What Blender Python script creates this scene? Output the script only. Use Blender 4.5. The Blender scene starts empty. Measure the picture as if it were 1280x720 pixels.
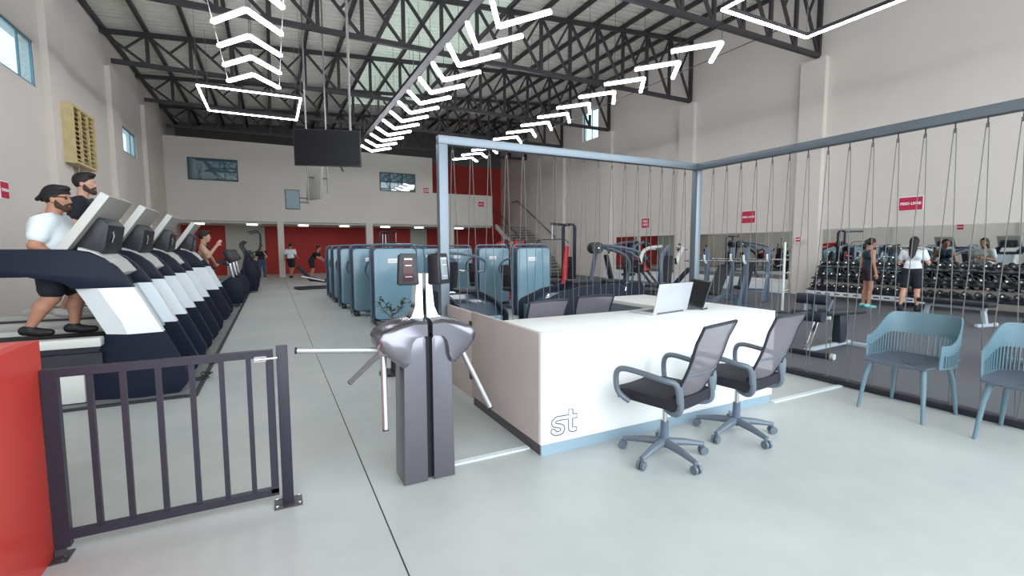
import bpy, bmesh, math, random
import numpy as np
from mathutils import Vector, Matrix
PI = math.pi
random.seed(7)
sc = bpy.context.scene
COL = sc.collection

# ------------------------------------------------------------------ camera, world, light, exposure
YAW, PITCH, ROLL, FPX, EYE = math.radians(27.0056), math.radians(4.8425), math.radians(-0.18327), 585.984, 1.5
cd = bpy.data.cameras.new('camera'); cam = bpy.data.objects.new('camera', cd); COL.objects.link(cam)
cd.sensor_fit = 'HORIZONTAL'; cd.sensor_width = 36.0; cd.lens = FPX * 36.0 / 1280.0
cd.clip_start = 0.05; cd.clip_end = 300
f_ = Vector((math.sin(YAW) * math.cos(PITCH), math.cos(YAW) * math.cos(PITCH), -math.sin(PITCH)))
r_ = Vector((math.cos(YAW), -math.sin(YAW), 0)); u_ = r_.cross(f_)
r2 = r_ * math.cos(ROLL) + u_ * math.sin(ROLL); u2 = u_ * math.cos(ROLL) - r_ * math.sin(ROLL)
cam.matrix_world = Matrix(((r2.x, u2.x, -f_.x, 0), (r2.y, u2.y, -f_.y, 0), (r2.z, u2.z, -f_.z, EYE), (0, 0, 0, 1)))
sc.camera = cam
sc.view_settings.view_transform = 'Standard'; sc.view_settings.look = 'None'
sc.view_settings.exposure = 0.1; sc.view_settings.gamma = 1.0; sc.view_settings.use_curve_mapping = False
try:
    sc.cycles.use_denoising = True; sc.cycles.max_bounces = 8; sc.cycles.diffuse_bounces = 5
    sc.cycles.glossy_bounces = 4; sc.cycles.transparent_max_bounces = 12; sc.cycles.sample_clamp_indirect = 6.0
    sc.cycles.caustics_reflective = False; sc.cycles.caustics_refractive = False
except Exception: pass
W = bpy.data.worlds.new('sky'); sc.world = W; W.use_nodes = True
bg = W.node_tree.nodes['Background']; bg.inputs[0].default_value = (0.80, 0.91, 1.0, 1); bg.inputs[1].default_value = 2.4
def area(name, loc, rot, sx, sy, power, color):
    l = bpy.data.lights.new(name, 'AREA'); l.shape = 'RECTANGLE'; l.size = sx; l.size_y = sy; l.energy = power; l.color = color
    o = bpy.data.objects.new(name, l); COL.objects.link(o); o.location = loc; o.rotation_euler = rot; return o
# daylight pouring in through the open front of the hall, behind the camera
area('entrance_daylight', (5.0, -3.6, 4.0), (math.radians(90), 0, 0), 19.0, 6.5, 900.0, (0.88, 0.95, 1.0))

# ------------------------------------------------------------------ materials
def lin(c):
    if isinstance(c, str): c = [int(c[i:i + 2], 16) / 255 for i in (0, 2, 4)]
    return tuple((x / 12.92 if x <= .04045 else ((x + .055) / 1.055) ** 2.4) for x in c)
_m = {}
def mat(name, col, rough=.5, metal=0., noise=0., scale=6., emit=None, estr=0., spec=.5, trans=0., alpha=1., bump=0., coat=0., ior=1.45):
    if name in _m: return _m[name]
    m = bpy.data.materials.new(name); m.use_nodes = True; nt = m.node_tree; b = nt.nodes['Principled BSDF']
    c = lin(col)
    b.inputs['Base Color'].default_value = (*c, 1); b.inputs['Roughness'].default_value = rough; b.inputs['Metallic'].default_value = metal
    b.inputs['Specular IOR Level'].default_value = spec; b.inputs['Transmission Weight'].default_value = trans
    b.inputs['Alpha'].default_value = alpha; b.inputs['Coat Weight'].default_value = coat; b.inputs['IOR'].default_value = ior
    if emit: b.inputs['Emission Color'].default_value = (*lin(emit), 1); b.inputs['Emission Strength'].default_value = estr
    if noise or bump:
        tc = nt.nodes.new('ShaderNodeTexCoord'); n = nt.nodes.new('ShaderNodeTexNoise')
        n.inputs['Scale'].default_value = scale; n.inputs['Detail'].default_value = 5
        nt.links.new(tc.outputs['Object'], n.inputs['Vector'])
        if noise:
            rp = nt.nodes.new('ShaderNodeValToRGB'); rp.color_ramp.elements[0].position = .3; rp.color_ramp.elements[1].position = .7
            rp.color_ramp.elements[0].color = (*[x * (1 - noise) for x in c], 1); rp.color_ramp.elements[1].color = (*[min(1, x * (1 + noise)) for x in c], 1)
            nt.links.new(n.outputs['Fac'], rp.inputs['Fac']); nt.links.new(rp.outputs['Color'], b.inputs['Base Color'])
        if bump:
            bp = nt.nodes.new('ShaderNodeBump'); bp.inputs['Strength'].default_value = bump; bp.inputs['Distance'].default_value = .01
            nt.links.new(n.outputs['Fac'], bp.inputs['Height']); nt.links.new(bp.outputs['Normal'], b.inputs['Normal'])
    _m[name] = m; return m
def concrete(name, c0, c1, rough, scale):
    m = bpy.data.materials.new(name); m.use_nodes = True; nt = m.node_tree; b = nt.nodes['Principled BSDF']; L = nt.links.new
    tc = nt.nodes.new('ShaderNodeTexCoord'); n1 = nt.nodes.new('ShaderNodeTexNoise'); n2 = nt.nodes.new('ShaderNodeTexNoise')
    n1.inputs['Scale'].default_value = scale; n1.inputs['Detail'].default_value = 8; n1.inputs['Roughness'].default_value = .6
    n2.inputs['Scale'].default_value = scale * 9; n2.inputs['Detail'].default_value = 4
    mx = nt.nodes.new('ShaderNodeMath'); mx.operation = 'MULTIPLY_ADD'; mx.inputs[1].default_value = .25
    L(tc.outputs['Object'], n1.inputs['Vector']); L(tc.outputs['Object'], n2.inputs['Vector'])
    L(n2.outputs['Fac'], mx.inputs[0]); L(n1.outputs['Fac'], mx.inputs[2])
    rp = nt.nodes.new('ShaderNodeValToRGB'); rp.color_ramp.elements[0].position = .42; rp.color_ramp.elements[1].position = .82
    rp.color_ramp.elements[0].color = (*lin(c0), 1); rp.color_ramp.elements[1].color = (*lin(c1), 1)
    L(mx.outputs[0], rp.inputs['Fac']); L(rp.outputs['Color'], b.inputs['Base Color'])
    b.inputs['Roughness'].default_value = rough
    _m[name] = m; return m
def translucent(name, col):
    m = bpy.data.materials.new(name); m.use_nodes = True; nt = m.node_tree; nt.nodes.clear(); L = nt.links.new
    o = nt.nodes.new('ShaderNodeOutputMaterial'); t = nt.nodes.new('ShaderNodeBsdfTranslucent'); d = nt.nodes.new('ShaderNodeBsdfDiffuse'); mx = nt.nodes.new('ShaderNodeMixShader')
    t.inputs[0].default_value = (*lin(col), 1); d.inputs[0].default_value = (*lin(col), 1); mx.inputs[0].default_value = .2
    L(d.outputs[0], mx.inputs[1]); L(t.outputs[0], mx.inputs[2]); L(mx.outputs[0], o.inputs[0]); _m[name] = m; return m
def glass(name, col, refl=.12):
    m = bpy.data.materials.new(name); m.use_nodes = True; nt = m.node_tree; nt.nodes.clear(); L = nt.links.new
    o = nt.nodes.new('ShaderNodeOutputMaterial'); t = nt.nodes.new('ShaderNodeBsdfTransparent'); g = nt.nodes.new('ShaderNodeBsdfGlossy'); mx = nt.nodes.new('ShaderNodeMixShader')
    t.inputs[0].default_value = (*lin(col), 1); g.inputs['Roughness'].default_value = .02; mx.inputs[0].default_value = refl
    L(t.outputs[0], mx.inputs[1]); L(g.outputs[0], mx.inputs[2]); L(mx.outputs[0], o.inputs[0]); _m[name] = m; return m

M_wall = mat('painted_wall', 'dcd3cb', .85, noise=.03, scale=.7)
M_rear = mat('painted_rear_wall', 'd6cfc6', .85, noise=.03, scale=.7)
M_red = mat('red_paint', 'a8322c', .7, noise=.05, scale=1.5)
M_floor = concrete('polished_concrete', 'aeb2b0', 'c3c5c1', .42, .5)
M_rubber = mat('speckled_rubber', '5c5d63', .6, noise=.12, scale=40, bump=.1)
M_matting = mat('grey_matting', '7d7e7f', .6, noise=.06, scale=20)
M_roof = mat('galvanised_sheet', 'e8e7dd', .5, metal=.0, noise=.05, scale=2)
M_steel = mat('black_steel_paint', '383538', .5, noise=.06, scale=3)
M_led = mat('led_diffuser', 'ffffff', .4, emit='f6f8ff', estr=18.0)
M_ledcase = mat('led_housing', 'c9cbd0', .4, metal=.3)
M_wire = mat('steel_wire', '8d8c8a', .4, metal=.5)
M_blackplastic = mat('black_plastic', '26272c', .42, noise=.05, scale=10)
M_dark = mat('dark_machine_shell', '151b2d', .5, noise=.05, scale=4, spec=.25)
M_darkgloss = mat('glossy_dark_panel', '151a24', .08)
M_white = mat('white_shell', 'e9edf0', .35)
M_greypanel = mat('grey_shell', 'a9b3bb', .4)
M_lightgrey = mat('light_grey_plastic', 'c9c8c3', .45)
M_scrback = mat('screen_back', '9c9892', .5)
M_belt = mat('belt_rubber', '121113', .7, bump=.15, scale=60)
M_chrome = mat('brushed_steel', 'c8c8ca', .22, metal=.95)
M_polish = mat('polished_steel', 'e2e2e2', .08, metal=1.)
M_tubegrey = mat('grey_tube_paint', '5b6a7b', .38, noise=.04, scale=5, coat=.2)
M_tubedark = mat('charcoal_tube_paint', '2a2f3a', .4, noise=.05, scale=5)
M_blue = mat('daylit_shroud', '7798a8', .22, noise=.04, scale=1.5, coat=.3)  # dark tinted panels, with reflected daylight put into the base colour
M_bluedark = mat('shaded_shroud', '2b4256', .28, coat=.3)  # darker copy for the shell sides, their shade put into the colour
M_pad = mat('black_upholstery', '23252c', .55, bump=.1, scale=30)
M_redpaint = mat('red_machine_paint', 'c2202a', .35, coat=.2)
M_desk = mat('white_cement_board', 'eeeeec', .6, noise=.035, scale=1.6)
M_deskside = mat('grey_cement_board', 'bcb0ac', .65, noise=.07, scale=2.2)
M_toe = mat('toe_kick', '6d7a86', .35, noise=.03)
M_gate = mat('charcoal_gate_paint', '2c2a36', .4, noise=.05, scale=8)
M_plate = mat('worn_base_plate', '58555a', .45, metal=.5, noise=.25, scale=30)
M_redblock = mat('red_lacquer_panel', 'dc4138', .38, noise=.03, scale=3)
M_frame = mat('frame_paint', '7a838b', .36, metal=.5, noise=.03, scale=3)
M_rope = mat('grey_cord', '6b6965', .7)
M_mirror = mat('mirror_silver', 'e6ecea', .015, metal=1.)
M_signred = mat('sign_red', 'c2254a', .5)
M_signwhite = mat('sign_white', 'f6f1f2', .5)
M_chairseat = mat('black_seat_fabric', '24232b', .75, bump=.2, scale=80)
M_chairplastic = mat('grey_nylon', '636d78', .38, noise=.03, coat=.15)
M_shell = mat('teal_grey_plastic', '6b8793', .4, noise=.03, scale=4)
M_shellseat = mat('charcoal_plastic', '535b68', .45)
M_skin = mat('skin', 'c79a82', .55, noise=.05, scale=12)
M_skin2 = mat('tan_skin', 'b5826b', .55, noise=.05, scale=12)
M_hair = mat('dark_hair', '211a19', .6, bump=.4, scale=60)
M_beard = mat('dark_beard', '453029', .7, bump=.4, scale=80)
M_teew = mat('white_tee', 'e4ebee', .8, bump=.2, scale=14)
M_teeb = mat('black_tee', '1b1c25', .8, bump=.2, scale=14)
M_tank = mat('navy_tank', '2a3a49', .75, bump=.15, scale=14)
M_short = mat('dark_shorts', '20222c', .8, bump=.2, scale=12)
M_shortp = mat('plum_shorts', '3b2a33', .8, bump=.2, scale=12)
M_jean = mat('blue_jeans', '3f4c66', .8, bump=.2, scale=20)
M_shoe = mat('dark_shoe', '1f1d20', .6)
M_shoeteal = mat('teal_shoe', '7fd0cf', .5)
M_shoew = mat('white_shoe', 'd9d9da', .5)
M_eyew = mat('eye_white', 'e9e4df', .3)
M_lens = mat('dark_lens', '3a1f1c', .1)
M_yellow = mat('ochre_louvre', 'cbb888', .6, noise=.08, scale=6)
M_yellowd = mat('brown_louvre_slot', '6d4a2b', .7)
M_leaf = mat('leaf_green', '2d4b33', .5, noise=.2, scale=30)
M_pot = mat('dark_pot', '2a2b31', .5)
M_soil = mat('potting_soil', '3a2c22', .9)
M_alu = mat('window_aluminium', '6f8c98', .4, metal=.3)
M_doorgrey = mat('grey_partition', 'b4b5a8', .7, noise=.03)
M_ceil2 = mat('mezzanine_ceiling', 'cfccc4', .85)
M_lamp = mat('downlight_diffuser', 'ffffff', .4, emit='ffffff', estr=6.)
M_screen = mat('screen_glass', '121014', .3, spec=.2)
M_tvback = mat('tv_back', '3c4148', .5)
M_logo = mat('engraved_grey', '63686d', .5)
M_laptopw = mat('white_aluminium', 'c3c5c9', .35, metal=.25)
M_laptopd = mat('dark_laptop', '3a3c46', .4)
M_key = mat('keyboard_grey', '5c5f66', .5)
M_strip = mat('white_strip', 'dde5e8', .5)
M_redlight = mat('reader_display', '2a1517', .2, emit='d8402e', estr=.06)
G_win = glass('window_glass', 'dfeef2', .08)
G_dark = mat('office_glass', '3f6674', .03, spec=1., ior=1.9)
T_sky = translucent('fibreglass_sheet', 'e2e8db')
def mesh_fabric(name, col, a):
    m = bpy.data.materials.new(name); m.use_nodes = True; nt = m.node_tree; b = nt.nodes['Principled BSDF']; L = nt.links.new
    b.inputs['Base Color'].default_value = (*lin(col), 1); b.inputs['Roughness'].default_value = .7; b.inputs['Alpha'].default_value = a
    _m[name] = m; return m
M_mesh = mesh_fabric('back_mesh_fabric', '827c83', .62)
M_satin = mat('satin_steel', 'bdbdbf', .42, metal=.85)

# ------------------------------------------------------------------ mesh building
class MB:
    def __init__(s): s.v = []; s.f = []; s.m = []; s.sm = []
    def add(s, vs, fs, mi=0, smooth=False, M=None):
        b = len(s.v)
        s.v += [tuple(M @ Vector(v)) if M is not None else tuple(v) for v in vs]
        s.f += [tuple(i + b for i in f) for f in fs]; s.m += [mi] * len(fs); s.sm += [smooth] * len(fs); return s
    def box(s, c, d, mi=0, rot=None, bev=0.):
        hx, hy, hz = [x / 2 for x in d]
        M = Matrix.Translation(c)
        if rot is not None: M = M @ (rot if isinstance(rot, Matrix) else Matrix.Rotation(rot[0], 4, 'X') if False else euler(rot))
        if bev <= 0:
            vs = [(x, y, z) for z in (-hz, hz) for y in (-hy, hy) for x in (-hx, hx)]
            fs = [(0, 2, 3, 1), (4, 5, 7, 6), (0, 1, 5, 4), (2, 6, 7, 3), (0, 4, 6, 2), (1, 3, 7, 5)]
            return s.add(vs, fs, mi, False, M)
        bev = min(bev, .49 * min(d))
        bm = bmesh.new(); bmesh.ops.create_cube(bm, size=1)
        for v in bm.verts: v.co = Vector((v.co.x * d[0], v.co.y * d[1], v.co.z * d[2]))
        bmesh.ops.bevel(bm, geom=list(bm.edges), offset=bev, segments=2, profile=.5, affect='EDGES')
        bm.verts.index_update()
        s.add([v.co.copy() for v in bm.verts], [[v.index for v in f.verts] for f in bm.faces], mi, True, M); bm.free(); return s
    def box2(s, a, b, mi=0, bev=0.):
        return s.box([(a[i] + b[i]) / 2 for i in range(3)], [abs(b[i] - a[i]) for i in range(3)], mi, None, bev)
    def bar(s, p, q, w, h=None, mi=0, bev=0., up=(0, 0, 1)):        # square bar between two points
        p, q = Vector(p), Vector(q); d = q - p; L = d.length; z = d.normalized(); u = Vector(up)
        if abs(z.dot(u)) > .98: u = Vector((1, 0, 0)) if abs(z.x) < .9 else Vector((0, 1, 0))
        x = u.cross(z).normalized(); y = z.cross(x)
        R = Matrix(((x.x, y.x, z.x), (x.y, y.y, z.y), (x.z, y.z, z.z))).to_4x4()
        return s.box((p + q) / 2, (w, h or w, L), mi, R, bev)
    def tube(s, pts, r, n=8, mi=0, closed=False, caps=True):
        P = [Vector(p) for p in pts]; k = len(P); rr = r if isinstance(r, (list, tuple)) else [r] * k
        T = []
        for i in range(k):
            a = P[(i - 1) % k] if closed or i > 0 else P[0]; b = P[(i + 1) % k] if closed or i < k - 1 else P[-1]
            T.append((b - a).normalized())
        u = Vector((0, 0, 1)) if abs(T[0].z) < .9 else Vector((1, 0, 0))
        u = (u - T[0] * u.dot(T[0])).normalized(); vs = []
        for i in range(k):
            u = (u - T[i] * u.dot(T[i])).normalized(); w = T[i].cross(u)
            for j in range(n):
                a = 2 * PI * j / n; vs.append(P[i] + (u * math.cos(a) + w * math.sin(a)) * rr[i])
        fs = []
        for i in range(k if closed else k - 1):
            for j in range(n):
                a, b = i * n + j, i * n + (j + 1) % n; c, d = ((i + 1) % k) * n + (j + 1) % n, ((i + 1) % k) * n + j
                fs.append((a, b, c, d))
        s.add(vs, fs, mi, True)
        if caps and not closed:
            s.add(vs[:n], [tuple(range(n))[::-1]], mi); s.add(vs[-n:], [tuple(range(n))], mi)
        return s
    def cyl(s, p, q, r, r2=None, n=16, mi=0): return s.tube([p, q], [r, r if r2 is None else r2], n, mi)
    def prism(s, poly, y0, y1, mi=0, axis='y', bev=0.):               # polygon in (x,z) pushed along y (or (y,z) along x, (x,y) along z)
        def pt(a, b, t): return (a, t, b) if axis == 'y' else ((t, a, b) if axis == 'x' else (a, b, t))
        n = len(poly)
        if bev > 0:
            bm = bmesh.new(); v0 = [bm.verts.new(pt(a, b, y0)) for a, b in poly]; v1 = [bm.verts.new(pt(a, b, y1)) for a, b in poly]
            bm.faces.new(v0); bm.faces.new(v1[::-1])
            for i in range(n): bm.faces.new((v0[i], v1[i], v1[(i + 1) % n], v0[(i + 1) % n]))
            bmesh.ops.recalc_face_normals(bm, faces=bm.faces)
            ed = [e for e in bm.edges if (e.verts[0] in v0) == (e.verts[1] in v0)]
            bmesh.ops.bevel(bm, geom=ed, offset=bev, segments=2, profile=.5, affect='EDGES'); bm.verts.index_update()
            s.add([v.co.copy() for v in bm.verts], [[v.index for v in f.verts] for f in bm.faces], mi, True); bm.free(); return s
        vs = [pt(a, b, y0) for a, b in poly] + [pt(a, b, y1) for a, b in poly]
        fs = [tuple(range(n)), tuple(range(2 * n - 1, n - 1, -1))] + [(i, n + i, n + (i + 1) % n, (i + 1) % n) for i in range(n)]
        return s.add(vs, fs, mi)
    def lathe(s, prof, c=(0, 0, 0), n=20, mi=0, M=None):
        vs = []; k = len(prof)
        for r, z in prof:
            for j in range(n): a = 2 * PI * j / n; vs.append((c[0] + r * math.cos(a), c[1] + r * math.sin(a), c[2] + z))
        fs = [(i * n + j, i * n + (j + 1) % n, (i + 1) * n + (j + 1) % n, (i + 1) * n + j) for i in range(k - 1) for j in range(n)]
        fs += [tuple(range(n))[::-1], tuple(range((k - 1) * n, k * n))]
        return s.add(vs, fs, mi, True, M)
    def ball(s, c, r, mi=0, n=12):
        r = r if isinstance(r, (tuple, list)) else (r, r, r); m = n // 2; vs = []
        for i in range(m + 1):
            t = PI * i / m
            for j in range(n): a = 2 * PI * j / n; vs.append((c[0] + r[0] * math.sin(t) * math.cos(a), c[1] + r[1] * math.sin(t) * math.sin(a), c[2] - r[2] * math.cos(t)))
        fs = [(i * n + j, i * n + (j + 1) % n, (i + 1) * n + (j + 1) % n, (i + 1) * n + j) for i in range(m) for j in range(n)]
        return s.add(vs, fs, mi, True)
    def grid(s, rows, mi=0, closed=False):
        n = len(rows[0]); vs = [p for r in rows for p in r]; fs = []
        for i in range(len(rows) - 1):
            for j in range(n if closed else n - 1): fs.append((i * n + j, i * n + (j + 1) % n, (i + 1) * n + (j + 1) % n, (i + 1) * n + j))
        return s.add(vs, fs, mi, True)
    def sheet(s, rows, th, mi=0):                                       # a surface with thickness th
        A = [[Vector(p) for p in r] for r in rows]; R, n = len(A), len(A[0]); N = []
        for i in range(R):
            for j in range(n):
                du = A[min(i + 1, R - 1)][j] - A[max(i - 1, 0)][j]; dv = A[i][min(j + 1, n - 1)] - A[i][max(j - 1, 0)]
                q = du.cross(dv); N.append(q.normalized() if q.length > 1e-9 else Vector((0, 0, 1)))
        top = [A[i][j] + N[i * n + j] * th / 2 for i in range(R) for j in range(n)]; bot = [A[i][j] - N[i * n + j] * th / 2 for i in range(R) for j in range(n)]
        fs = []; K = R * n
        for i in range(R - 1):
            for j in range(n - 1):
                a, b, c, d = i * n + j, i * n + j + 1, (i + 1) * n + j + 1, (i + 1) * n + j
                fs += [(a, d, c, b), (K + a, K + b, K + c, K + d)]
        rim = [j for j in range(n)] + [i * n + n - 1 for i in range(1, R)] + [(R - 1) * n + j for j in range(n - 2, -1, -1)] + [i * n for i in range(R - 2, 0, -1)]
        for k in range(len(rim)): a, b = rim[k], rim[(k + 1) % len(rim)]; fs.append((a, b, K + b, K + a))
        return s.add(top + bot, fs, mi, True)
    def build(s, name, mats, parent=None, loc=None, rz=None):
        me = bpy.data.meshes.new(name); me.from_pydata([tuple(v) for v in s.v], [], s.f)
        if not isinstance(mats, (list, tuple)): mats = [mats]
        for m in mats: me.materials.append(m)
        me.polygons.foreach_set('material_index', s.m); me.polygons.foreach_set('use_smooth', s.sm)
        bm = bmesh.new(); bm.from_mesh(me); bmesh.ops.recalc_face_normals(bm, faces=bm.faces); bm.to_mesh(me); bm.free()
        me.update()
        try: me.set_sharp_from_angle(angle=math.radians(38))
        except Exception: pass
        o = bpy.data.objects.new(name, me); COL.objects.link(o)
        if parent is not None: o.parent = parent
        if loc is not None: o.location = loc
        if rz is not None: o.rotation_euler = (0, 0, rz)
        return o
def euler(r): return Matrix.Rotation(r[2], 4, 'Z') @ Matrix.Rotation(r[1], 4, 'Y') @ Matrix.Rotation(r[0], 4, 'X')
def tag(o, label, cat, group=None):
    o['label'] = label; o['category'] = cat
    if group: o['group'] = group
    return o
def thing(name, label, cat, loc=(0, 0, 0), rz=0., group=None):
    o = bpy.data.objects.new(name, None); COL.objects.link(o); o.empty_display_size = .1
    o.location = loc; o.rotation_euler = (0, 0, rz); return tag(o, label, cat, group)
def struct(o): o['kind'] = 'structure'; return o
def stuff(o): o['kind'] = 'stuff'; return o
def kids(o): return list(KID.get(o.name, [])) if False else [c for c in o.children]
def dup(root, loc, rz=None, label=None, group=None):
    r = root.copy(); COL.objects.link(r); r.location = loc
    if rz is not None: r.rotation_euler = (0, 0, rz)
    if label: r['label'] = label
    if group: r['group'] = group
    for ch in list(root.children):
        c = ch.copy(); COL.objects.link(c); c.parent = r
        for g in list(ch.children):
            d = g.copy(); COL.objects.link(d); d.parent = c
    return r
def arc(cx, cz, r, a0, a1, n): return [(cx + r * math.cos(math.radians(a0 + (a1 - a0) * i / n)), cz + r * math.sin(math.radians(a0 + (a1 - a0) * i / n))) for i in range(n + 1)]
def smooth(pts, n=6):                                                   # Catmull-Rom through the points
    P = [Vector(p) for p in pts]; out = []
    for i in range(len(P) - 1):
        p0, p1, p2, p3 = P[max(i - 1, 0)], P[i], P[i + 1], P[min(i + 2, len(P) - 1)]
        for k in range(n):
            t = k / n; out.append(.5 * ((2 * p1) + (p2 - p0) * t + (2 * p0 - 5 * p1 + 4 * p2 - p3) * t * t + (3 * p1 - p0 - 3 * p2 + p3) * t ** 3))
    return out + [P[-1]]
def text_part(name, s, size, m, parent, M, outline=0., sx=1., bold=0.):
    c = bpy.data.curves.new('letters', 'FONT'); c.body = s; c.size = size; c.align_x = 'CENTER'; c.align_y = 'CENTER'
    if outline: c.fill_mode = 'NONE'; c.bevel_depth = outline; c.bevel_resolution = 1
    else: c.extrude = .002; c.offset = bold
    t = bpy.data.objects.new('letters', c); COL.objects.link(t)
    dg = bpy.context.evaluated_depsgraph_get(); me = bpy.data.meshes.new_from_object(t.evaluated_get(dg))
    bpy.data.objects.remove(t); bpy.data.curves.remove(c)
    me.materials.clear(); me.materials.append(m); me.transform(M @ Matrix.Scale(sx, 4, (1, 0, 0)))
    o = bpy.data.objects.new(name, me); COL.objects.link(o); o.parent = parent; return o

# ------------------------------------------------------------------ the hall
XL, XR, YF, YB = -4.45, 15.2, -3.2, 28.0
PX = -4.15                                                             # face of the left pilasters
TR = [9.0, 13.95, 19.05, 23.3, 27.6]                                   # truss lines
def roofz(x): return 8.60 + .0727 * x
def slabs_with_holes(mb, axis, t0, t1, y0, y1, z0, z1, holes):          # wall plate along y between t0..t1 in x with window holes
    cuts = sorted({y0, y1, *[h[0] for h in holes], *[h[1] for h in holes]})
    for a, b in zip(cuts[:-1], cuts[1:]):
        hs = [h for h in holes if h[0] <= a + 1e-6 and h[1] >= b - 1e-6]
        if not hs: mb.box2((t0, a, z0), (t1, b, z1))
        else:
            mb.box2((t0, a, z0), (t1, b, hs[0][2])); mb.box2((t0, a, hs[0][3]), (t1, b, z1))
WL = [(10.6, 14.2, 5.03, 6.02), (20.55, 22.75, 4.92, 5.79)]
WR = [(20.0, 21.4, 7.2, 8.75)]
fl = MB(); fl.box2((XL, YF, -.2), (5.5, 32, 0)); struct(fl.build('floor', M_floor))
fr = MB(); fr.box2((5.5, YF, -.2), (XR, 32, .0)); struct(fr.build('floor_rubber', M_rubber))
pv = MB(); pv.box2((-30, -40, -.3), (45, YF, -.02)); struct(pv.build('floor_pavement', mat('pavement', 'a9a9a5', .8, noise=.08, scale=.8)))
w = MB(); slabs_with_holes(w, 'x', XL - .3, XL, YF, 32, 0, roofz(XL) + .05, WL)
for y in (9.4, 15.0, 19.8, 24.3): w.box2((XL, y - .5, 0), (XL + .14, y + .5, 7.25))
struct(w.build('wall_left', M_wall))
w = MB(); slabs_with_holes(w, 'x', XR, XR + .3, YF, 32, 0, roofz(XR) + .1, WR)
for y in TR[:4]: w.box2((XR - .18, y - .3, 0), (XR, y + .45, 7.22))
struct(w.build('wall_right', M_wall))
w = MB(); w.box2((XL, YB, 2.94), (8.86, YB + .2, 6.96)); w.box2((8.86, YB, 2.94), (12.85, YB + .2, 4.88))
for x0, x1 in ((.3, .6), (4.88, 5.25), (9.85, 10.2)): w.box2((x0, YB, 0), (x1, YB + .3, 2.94))
struct(w.build('wall_rear', M_rear))
w = MB(); w.box2((XL, YB + .2, 2.84), (12.85, 31.6, 2.94)); struct(w.build('ceiling_mezzanine', M_ceil2))
w = MB()
w.box2((XL, 31.6, 0), (XR, 31.9, 2.94), 0); w.box2((8.86, 31.6, 2.94), (XR, 31.9, 7.3), 0); w.box2((XL, 31.6, 2.94), (8.86, 31.9, 9.9), 1); w.box2((8.86, 31.6, 7.3), (XR, 31.9, 9.9), 1)
w.box2((-2.35, 31.5, 0), (-.35, 31.6, 2.84), 2); w.box2((8.35, 31.5, 0), (9.5, 31.6, 2.84), 2)
struct(w.build('wall_rear_recess', [M_red, mat('dim_grey_wall', '6a6866', .85), M_doorgrey]))
# corrugated roof, ridges running across the hall, with fibreglass skylight sheets let in
def roof_sheet(x0, x1, y0, y1):
    mb = MB(); rows = [[], []]; y = y0; p = .26
    while y < y1 - 1e-6:
        for dy, h in ((0, 0), (.165, 0), (.175, .11), (.25, .11)):
            if y + dy <= y1:
                rows[0].append((x0, y + dy, roofz(x0) + .12 + h)); rows[1].append((x1, y + dy, roofz(x1) + .12 + h))
        y += p
    return mb.grid(rows)
r = MB()
SK = [(3.65, 7.1)]
for a, b in ((XL - .3, 3.65), (7.1, XR + .3)):
    q = roof_sheet(a, b, YF, 32); r.add(q.v, q.f, 0)
for a, b in ((YF, 12.0), (26.0, 32)):
    q = roof_sheet(3.65, 7.1, a, b); r.add(q.v, q.f, 0)
struct(r.build('ceiling', M_roof))
struct(roof_sheet(3.62, 7.13, 12.0, 26.0).build('ceiling_skylight', T_sky))
# windows
def window(n, x, y0, y1, z0, z1, mull, dirx):
    f = MB(); t = .05
    f.box2((x - .02, y0, z0), (x + .02, y1, z0 + t)); f.box2((x - .02, y0, z1 - t), (x + .02, y1, z1))
    for y in (y0, y1 - t): f.box2((x - .02, y, z0), (x + .02, y + t, z1))
    for y in mull: f.box2((x - .015, y - .02, z0), (x + .015, y + .02, z1))
    o = struct(f.build('window_%d' % n, M_alu))
    g = MB(); g.box2((x - .006, y0 + t, z0 + t), (x + .006, y1 - t, z1 - t)); g.build('pane', G_win, o)
window(1, XL - .05, 10.6, 14.2, 5.03, 6.02, (13.55,), 1)
window(2, XL - .05, 20.55, 22.75, 4.92, 5.79, (22.1,), 1)
window(3, XR + .14, 20.0, 21.4, 7.2, 8.75, (20.7,), -1)
for n, x0, x1, z0, z1 in ((4, -3.52, -1.39, 4.92, 6.0), (5, 5.7, 7.79, 4.85, 5.92)):
    f = MB(); t = .05
    f.box2((x0, YB - .05, z0), (x1, YB, z0 + t)); f.box2((x0, YB - .05, z1 - t), (x1, YB, z1))
    for x in (x0, x1 - t): f.box2((x, YB - .05, z0), (x + t, YB, z1))
    o = struct(f.build('window_%d' % n, mat('dark_window_frame', '3d4a50', .5)))
    g = MB(); g.box2((x0 + t, YB - .03, z0 + t), (x1 - t, YB - .005, z1 - t)); g.build('pane', G_dark, o)
# kerb under the cord partition, white cable strips on the floor, saw-cut joints, plinth below the mirrors
k = MB(); k.box2((5.44, -1.5, 0), (5.56, 4.95, .06), bev=.008); struct(k.build('trim_1', mat('black_kerb', '2c2c35', .5)))
k = MB(); k.box2((XR - .35, 9.6, 0), (XR, 19.0, .36)); struct(k.build('trim_2', mat('white_plinth', 'dfe3e6', .6)))
k = MB()
for y0, y1, x in ((-3, 31, .5),): k.box2((x - .0035, y0, -.002), (x + .0035, y1, .001))
struct(k.build('trim_3', mat('saw_cut', '3c3a38', .9)))
k = MB(); k.box2((1.02, 2.97, 0), (1.66, 3.02, .012)); tag(k.build('cable_strip', M_strip), 'white floor cable cover strip between turnstile and desk', 'cable cover')
k = MB(); k.box2((4.27, 2.79, 0), (5.43, 2.84, .012)); tag(k.build('cable_strip', M_strip), 'white floor cable cover strip from desk end to black kerb', 'cable cover')
k = MB(); k.box2((XL, 5.68, 0), (-.78, 27, .02)); struct(k.build('floor_mat', M_matting))
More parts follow.
